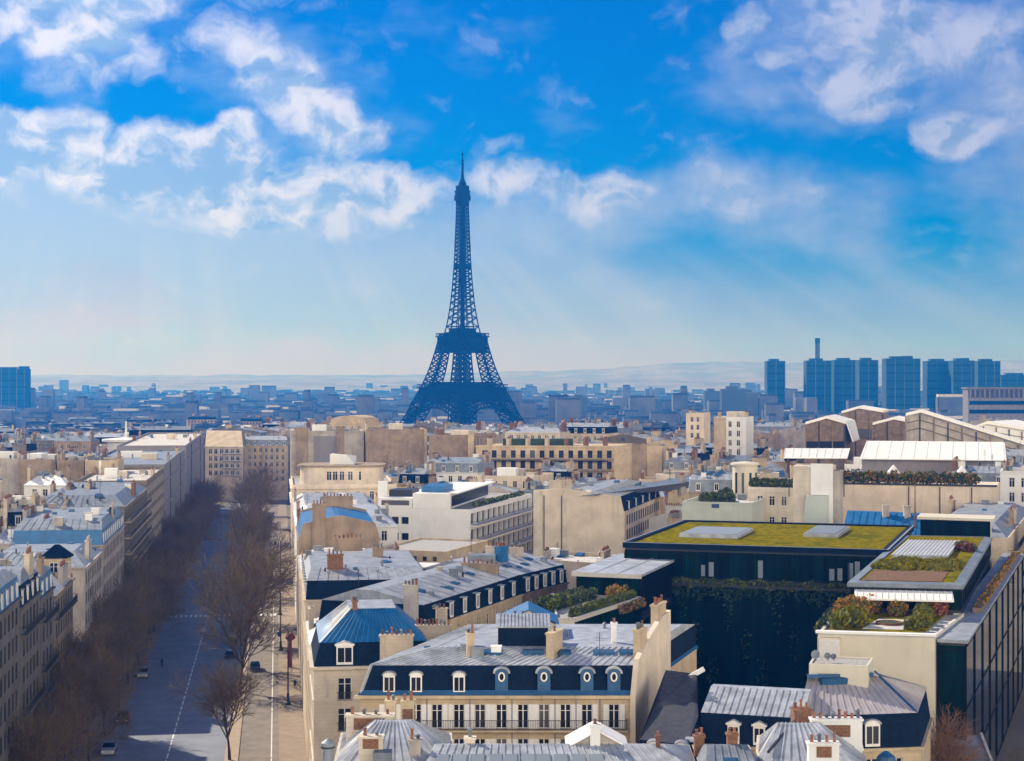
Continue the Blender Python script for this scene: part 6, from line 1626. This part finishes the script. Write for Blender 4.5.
# ------------------------------------------------------------------ the remaining houses between, one by one
def overlap(a, b):
    for P_, Q_ in ((a, b), (b, a)):
        n = len(P_)
        for i in range(n):
            p, q = P_[i], P_[(i + 1) % n]; nx, ny = q[1] - p[1], p[0] - q[0]
            if min((x - p[0]) * nx + (y - p[1]) * ny for x, y in Q_) > -.05: return False
    return True
LIMITS = [(495, 560, 425, 566), (280, 400, 430, 497), (280, 480, 545, 484), (370, 540, 372, 560), (470, 665, 525, 488), (520, 665, 365, 590), (660, 705, 395, 505), (660, 1010, 500, 468), (700, 760, 560, 455), (-20, 130, 420, 506), (118, 300, 720, 470), (270, 480, 650, 452)]
def fill():
    r = rf; n = 0; kinds = {'mansard': 'apartment_building', 'low': 'zinc_roofed_house', 'flat': 'flat_roofed_building', 'gable': 'gabled_house'}
    corridor = [AV(100, -33), AV(100, 0), AV(715, 0), AV(715, -33)]
    names = {sooty: 'sooty grey', shadowed_y: 'sooty tan', stone: 'cream', stone_y: 'yellow', stone_w: 'pale', stone_g: 'grey', beige: 'beige', white_r: 'white', stone_b: 'brown', mauve: 'mauve'}
    walls = [stone, stone_y, stone_y, stone_w, beige, stone_g, stone_g, stone_b, stone_b, white_r]
    rn = {'gable': 'a blank gable', 'mansard': 'a slate mansard', 'low': 'a low zinc roof', 'flat': 'a flat roof'}
    Y = 285.0
    while Y < 960:
        half = .307 * Y + 12; x = -half; rowd = r.uniform(13, 17) * (1 if Y < 560 else 1.35)
        while x < half:
            w = r.uniform(9, 18) * (1 if Y < 560 else 1.6)
            yy = Y + r.uniform(-3, 3)
            th = (R(8) if x + w / 2 < -.1407 * yy - 14 else R(-16)) + r.uniform(-.22, .22); dd = (-math.sin(th), math.cos(th))
            ex = (dd[1], -dd[0]); d = rowd - r.uniform(1, 4)
            a = (x, yy); b = (x + ex[0] * (w - .6), yy + ex[1] * (w - .6)); fp = quadfp(a, b, dd, d)
            if not overlap(corridor, fp) and not any(overlap(u, fp) for u in USED):
                west = x < -.1407 * yy - 20
                wl = r.choice([sooty, sooty, shadowed_y, stone_g, stone_b] if west and Y > 400 else [sooty, shadowed_y, shadowed_y, stone_g, stone_y, stone_b] if Y > 620 else walls)  # western and far walls mostly take stones with shade in their colour
                roof = r.choice(['mansard', 'mansard', 'low', 'low', 'flat', 'gable', 'gable'])
                xs = a[0] / yy
                zone = 'west of the avenue' if x < -.1407 * yy - 20 else 'before the lattice tower' if xs < .0 else 'behind the cream gable' if xs < .11 else 'around the white halls'
                zone = ('nearer ' if Y < 430 else 'middle ' if Y < 640 else 'farther ') + 'roofs ' + zone
                lab = f'{names[wl]} house with {rn[roof]} among the {zone}'
                z = 50 - r.uniform(24, 32) if Y < 520 else 50 - r.uniform(23, 33)
                z += gz(yy) * .5
                pc = 512 + F * (x + w / 2) / yy
                if 285 < pc < 1000 and yy < (350 if pc < 760 else 335): x += w; continue
                for (l0, l1, ym, yl) in LIMITS:
                    if l0 < pc < l1 and yy < ym: z = min(z, ZZ(yl, yy) - 3.6)
                if z < 9 + gz(yy): x += w; continue
                USED.append(fp); B = Bld(kinds[roof], lab, fp, z, gz(yy) - .5, wall=wl, group='houses on the ' + zone)
                sides = (0, 3) if x > 10 else (0, 1) if x < -60 else (0,)
                if roof == 'gable': gable_house(B, wl, r); B.clutter(7)
                else: dress(B, roof, 2, sides if Y < 560 else (0,), nch=r.randint(3, 6), bay=2.6 if Y < 560 else 3.2, dorm=Y < 640, slate_m=slate if west else None, zinc_m=r.choice([zinc_d, zinc_d, zinc]) if west or Y > 600 else None)
                n += 1
            x += w + (r.uniform(4, 9) if r.random() < .3 else .8)
        Y += rowd + (r.uniform(6, 10) if r.random() < .35 else 1.0)
    print('fill', n)
fill()
# ------------------------------------------------------------------ things on the avenue
def car(label, Y, v, m, flip=False, group='cars parked beside the median'):
    r = thing('parked_car', label, 'car', (*AV(Y, v), .02), group, math.atan2(AVD[1], AVD[0]) - math.pi / 2 + (math.pi if flip else 0))
    b = MB(); prof = [(-2.1, .35), (-2.1, .75), (-1.95, .95), (-1.0, 1.02), (1.2, 1.0), (2.05, .82), (2.1, .35)]
    for s in (-1, 1): pass
    for i in range(len(prof) - 1):
        (y0, z0), (y1, z1) = prof[i], prof[i + 1]
        b.face([(-.86, y0, z0), (.86, y0, z0), (.86, y1, z1), (-.86, y1, z1)])
    for s in (-.86, .86): b.face([(s, y, z) for y, z in prof])
    b.face([(-.86, -2.1, .35), (.86, -2.1, .35), (.86, 2.1, .35), (-.86, 2.1, .35)])
    roof = [(-.64, -1.2, 1.46), (.64, -1.2, 1.46), (.64, .25, 1.46), (-.64, .25, 1.46)]; b.face(roof)
    b.build('body', m, r)
    low = [(-.82, -1.75, .985), (.82, -1.75, .985), (.82, .95, 1.005), (-.82, .95, 1.005)]
    g = MB()
    for k in range(4): g.face([low[k], low[(k + 1) % 4], roof[(k + 1) % 4], roof[k]])
    g.build('windows', pane, r)
    for x in (-.78, .78):
        for y in (-1.3, 1.35):
            w = MB(); w.lathe(0, 0, [(0, -.1), (.2, -.11), (.32, -.1), (.33, 0), (.32, .1), (.2, .11), (0, .1)], 14); o = w.build('wheel', rubber, r, (x, y, .33)); o.rotation_euler = (0, math.pi / 2, 0)
    for x in (-.62, .62):
        h = MB(); h.box(x - .16, x + .16, 2.06, 2.12, .6, .74); h.build('headlight', whitep, r)
        h = MB(); h.box(x - .16, x + .16, -2.13, -2.07, .68, .84); h.build('tail_light', redpaint, r)
car('blue car driving up the sunny carriageway beside the median', 287, -7.6, carblue, group='cars on the avenue')
car('black car parked on the dark side of the median behind bare branches', 300, -12.2, cardark)
car('second black car parked against the median further up', 316, -12.2, cardark)
car('dark blue car parked against the median under the tall trees', 333, -12.2, carblue)
for k, (Y, mm, nm) in enumerate([(226, cargrey, 'silver'), (246, cardark, 'black'), (283, cargrey, 'pale')]):
    words = ['first', 'second', 'third', 'fourth', 'fifth', 'sixth']
    car(f'{nm} car, {words[k]} in the row under the shaded trees', Y, -26.0, mm, True, 'cars parked under the shaded trees')

def lamp(Y, v, h, label, arm=1.3):
    r = thing('street_lamp', label, 'street lamp', (*AV(Y, v), .15 + gz(Y)), 'street lamps on the sunny pavement', math.atan2(AVD[1], AVD[0]) - math.pi / 2)
    m = MB(); m.lathe(0, 0, [(.42, 0), (.42, .25), (.22, .5), (.2, 1.6), (.12, 1.8), (.08, h)], 10); m.build('post', iron, r)
    m = MB(); n = 6; pts = [(-arm * math.sin(math.pi / 2 * k / n) , 0, h - .1 + .5 * math.sin(math.pi * k / n)) for k in range(n + 1)]
    for p, q in zip(pts, pts[1:]): m.bar(p, q, .06)
    m.build('arm', iron, r)
    m = MB(); m.lathe(-arm, 0, [(.05, h - .1), (.35, h - .35), (.28, h - 1.0), (.1, h - 1.05), (0, h - 1.05)], 10); m.build('lantern', iron, r)
lamp(255, -2.2, 11.5, 'tall black street lamp with a hanging lantern in front of the corner house')
lamp(306, -3.2, 10.5, 'black street lamp beyond the red topped signpost')
lamp(352, -3.2, 10.5, 'black street lamp near the far crossing')
lamp(345, -8.2, 10.5, 'thin street lamp at the edge of the far sunny carriageway')
lamp(405, -3.0, 10.5, 'farthest black street lamp on the sunny pavement')
r = thing('signpost', 'dark red round topped signpost on the sunny pavement', 'signpost', (*AV(288, -1.6), .15))
m = MB(); m.lathe(0, 0, [(.35, 0), (.3, 2.6), (.26, 4.6)], 10); m.build('post', redpaint, r); m = MB(); m.lathe(0, 0, [(.3, 4.6), (.8, 4.9), (.9, 5.3), (.5, 5.8), (0, 6)], 12); m.build('head', redpaint, r)
def person(Y, v, label, rz=0):
    o = None; me = bpy.data.meshes.new('person'); s = 1
    V = [(0, 0, .92), (0, 0, 1.15), (0, 0, 1.38), (0, .01, 1.5), (0, .02, 1.66), (.1, 0, .88), (.12, .1, .48), (.12, .02, .08), (.12, .16, .03), (-.1, 0, .88), (-.12, -.08, .48), (-.12, -.22, .1), (-.12, -.08, .03),
         (.19, 0, 1.4), (.25, -.06, 1.13), (.24, .06, .9), (-.19, 0, 1.4), (-.25, .06, 1.13), (-.24, .12, .9)]
    E = [(0, 1), (1, 2), (2, 3), (3, 4), (0, 5), (5, 6), (6, 7), (7, 8), (0, 9), (9, 10), (10, 11), (11, 12), (2, 13), (13, 14), (14, 15), (2, 16), (16, 17), (17, 18)]
    rad = [.16, .15, .17, .06, .12, .1, .07, .05, .04, .1, .07, .05, .04, .07, .05, .04, .07, .05, .04]
    me.from_pydata(V, E, []); ob = bpy.data.objects.new('person', me); COL.objects.link(ob)
    md = ob.modifiers.new('skin', 'SKIN'); 
    for i, q in enumerate(rad): me.skin_vertices[0].data[i].radius = (q, q)
    me.skin_vertices[0].data[0].use_root = True
    ob.modifiers.new('sub', 'SUBSURF').render_levels = 1; me.materials.append(clothd)
    ob.location = (*AV(Y, v), .03); ob.rotation_euler = (0, 0, rz); return tag(ob, label, 'person', None)
person(291, -23.5, 'person in dark clothing crossing the sunlit road beside the shaded trees', .6)
person(268, -1.0, 'person in dark clothing walking on the pavement near the tall lamp', 2.8)
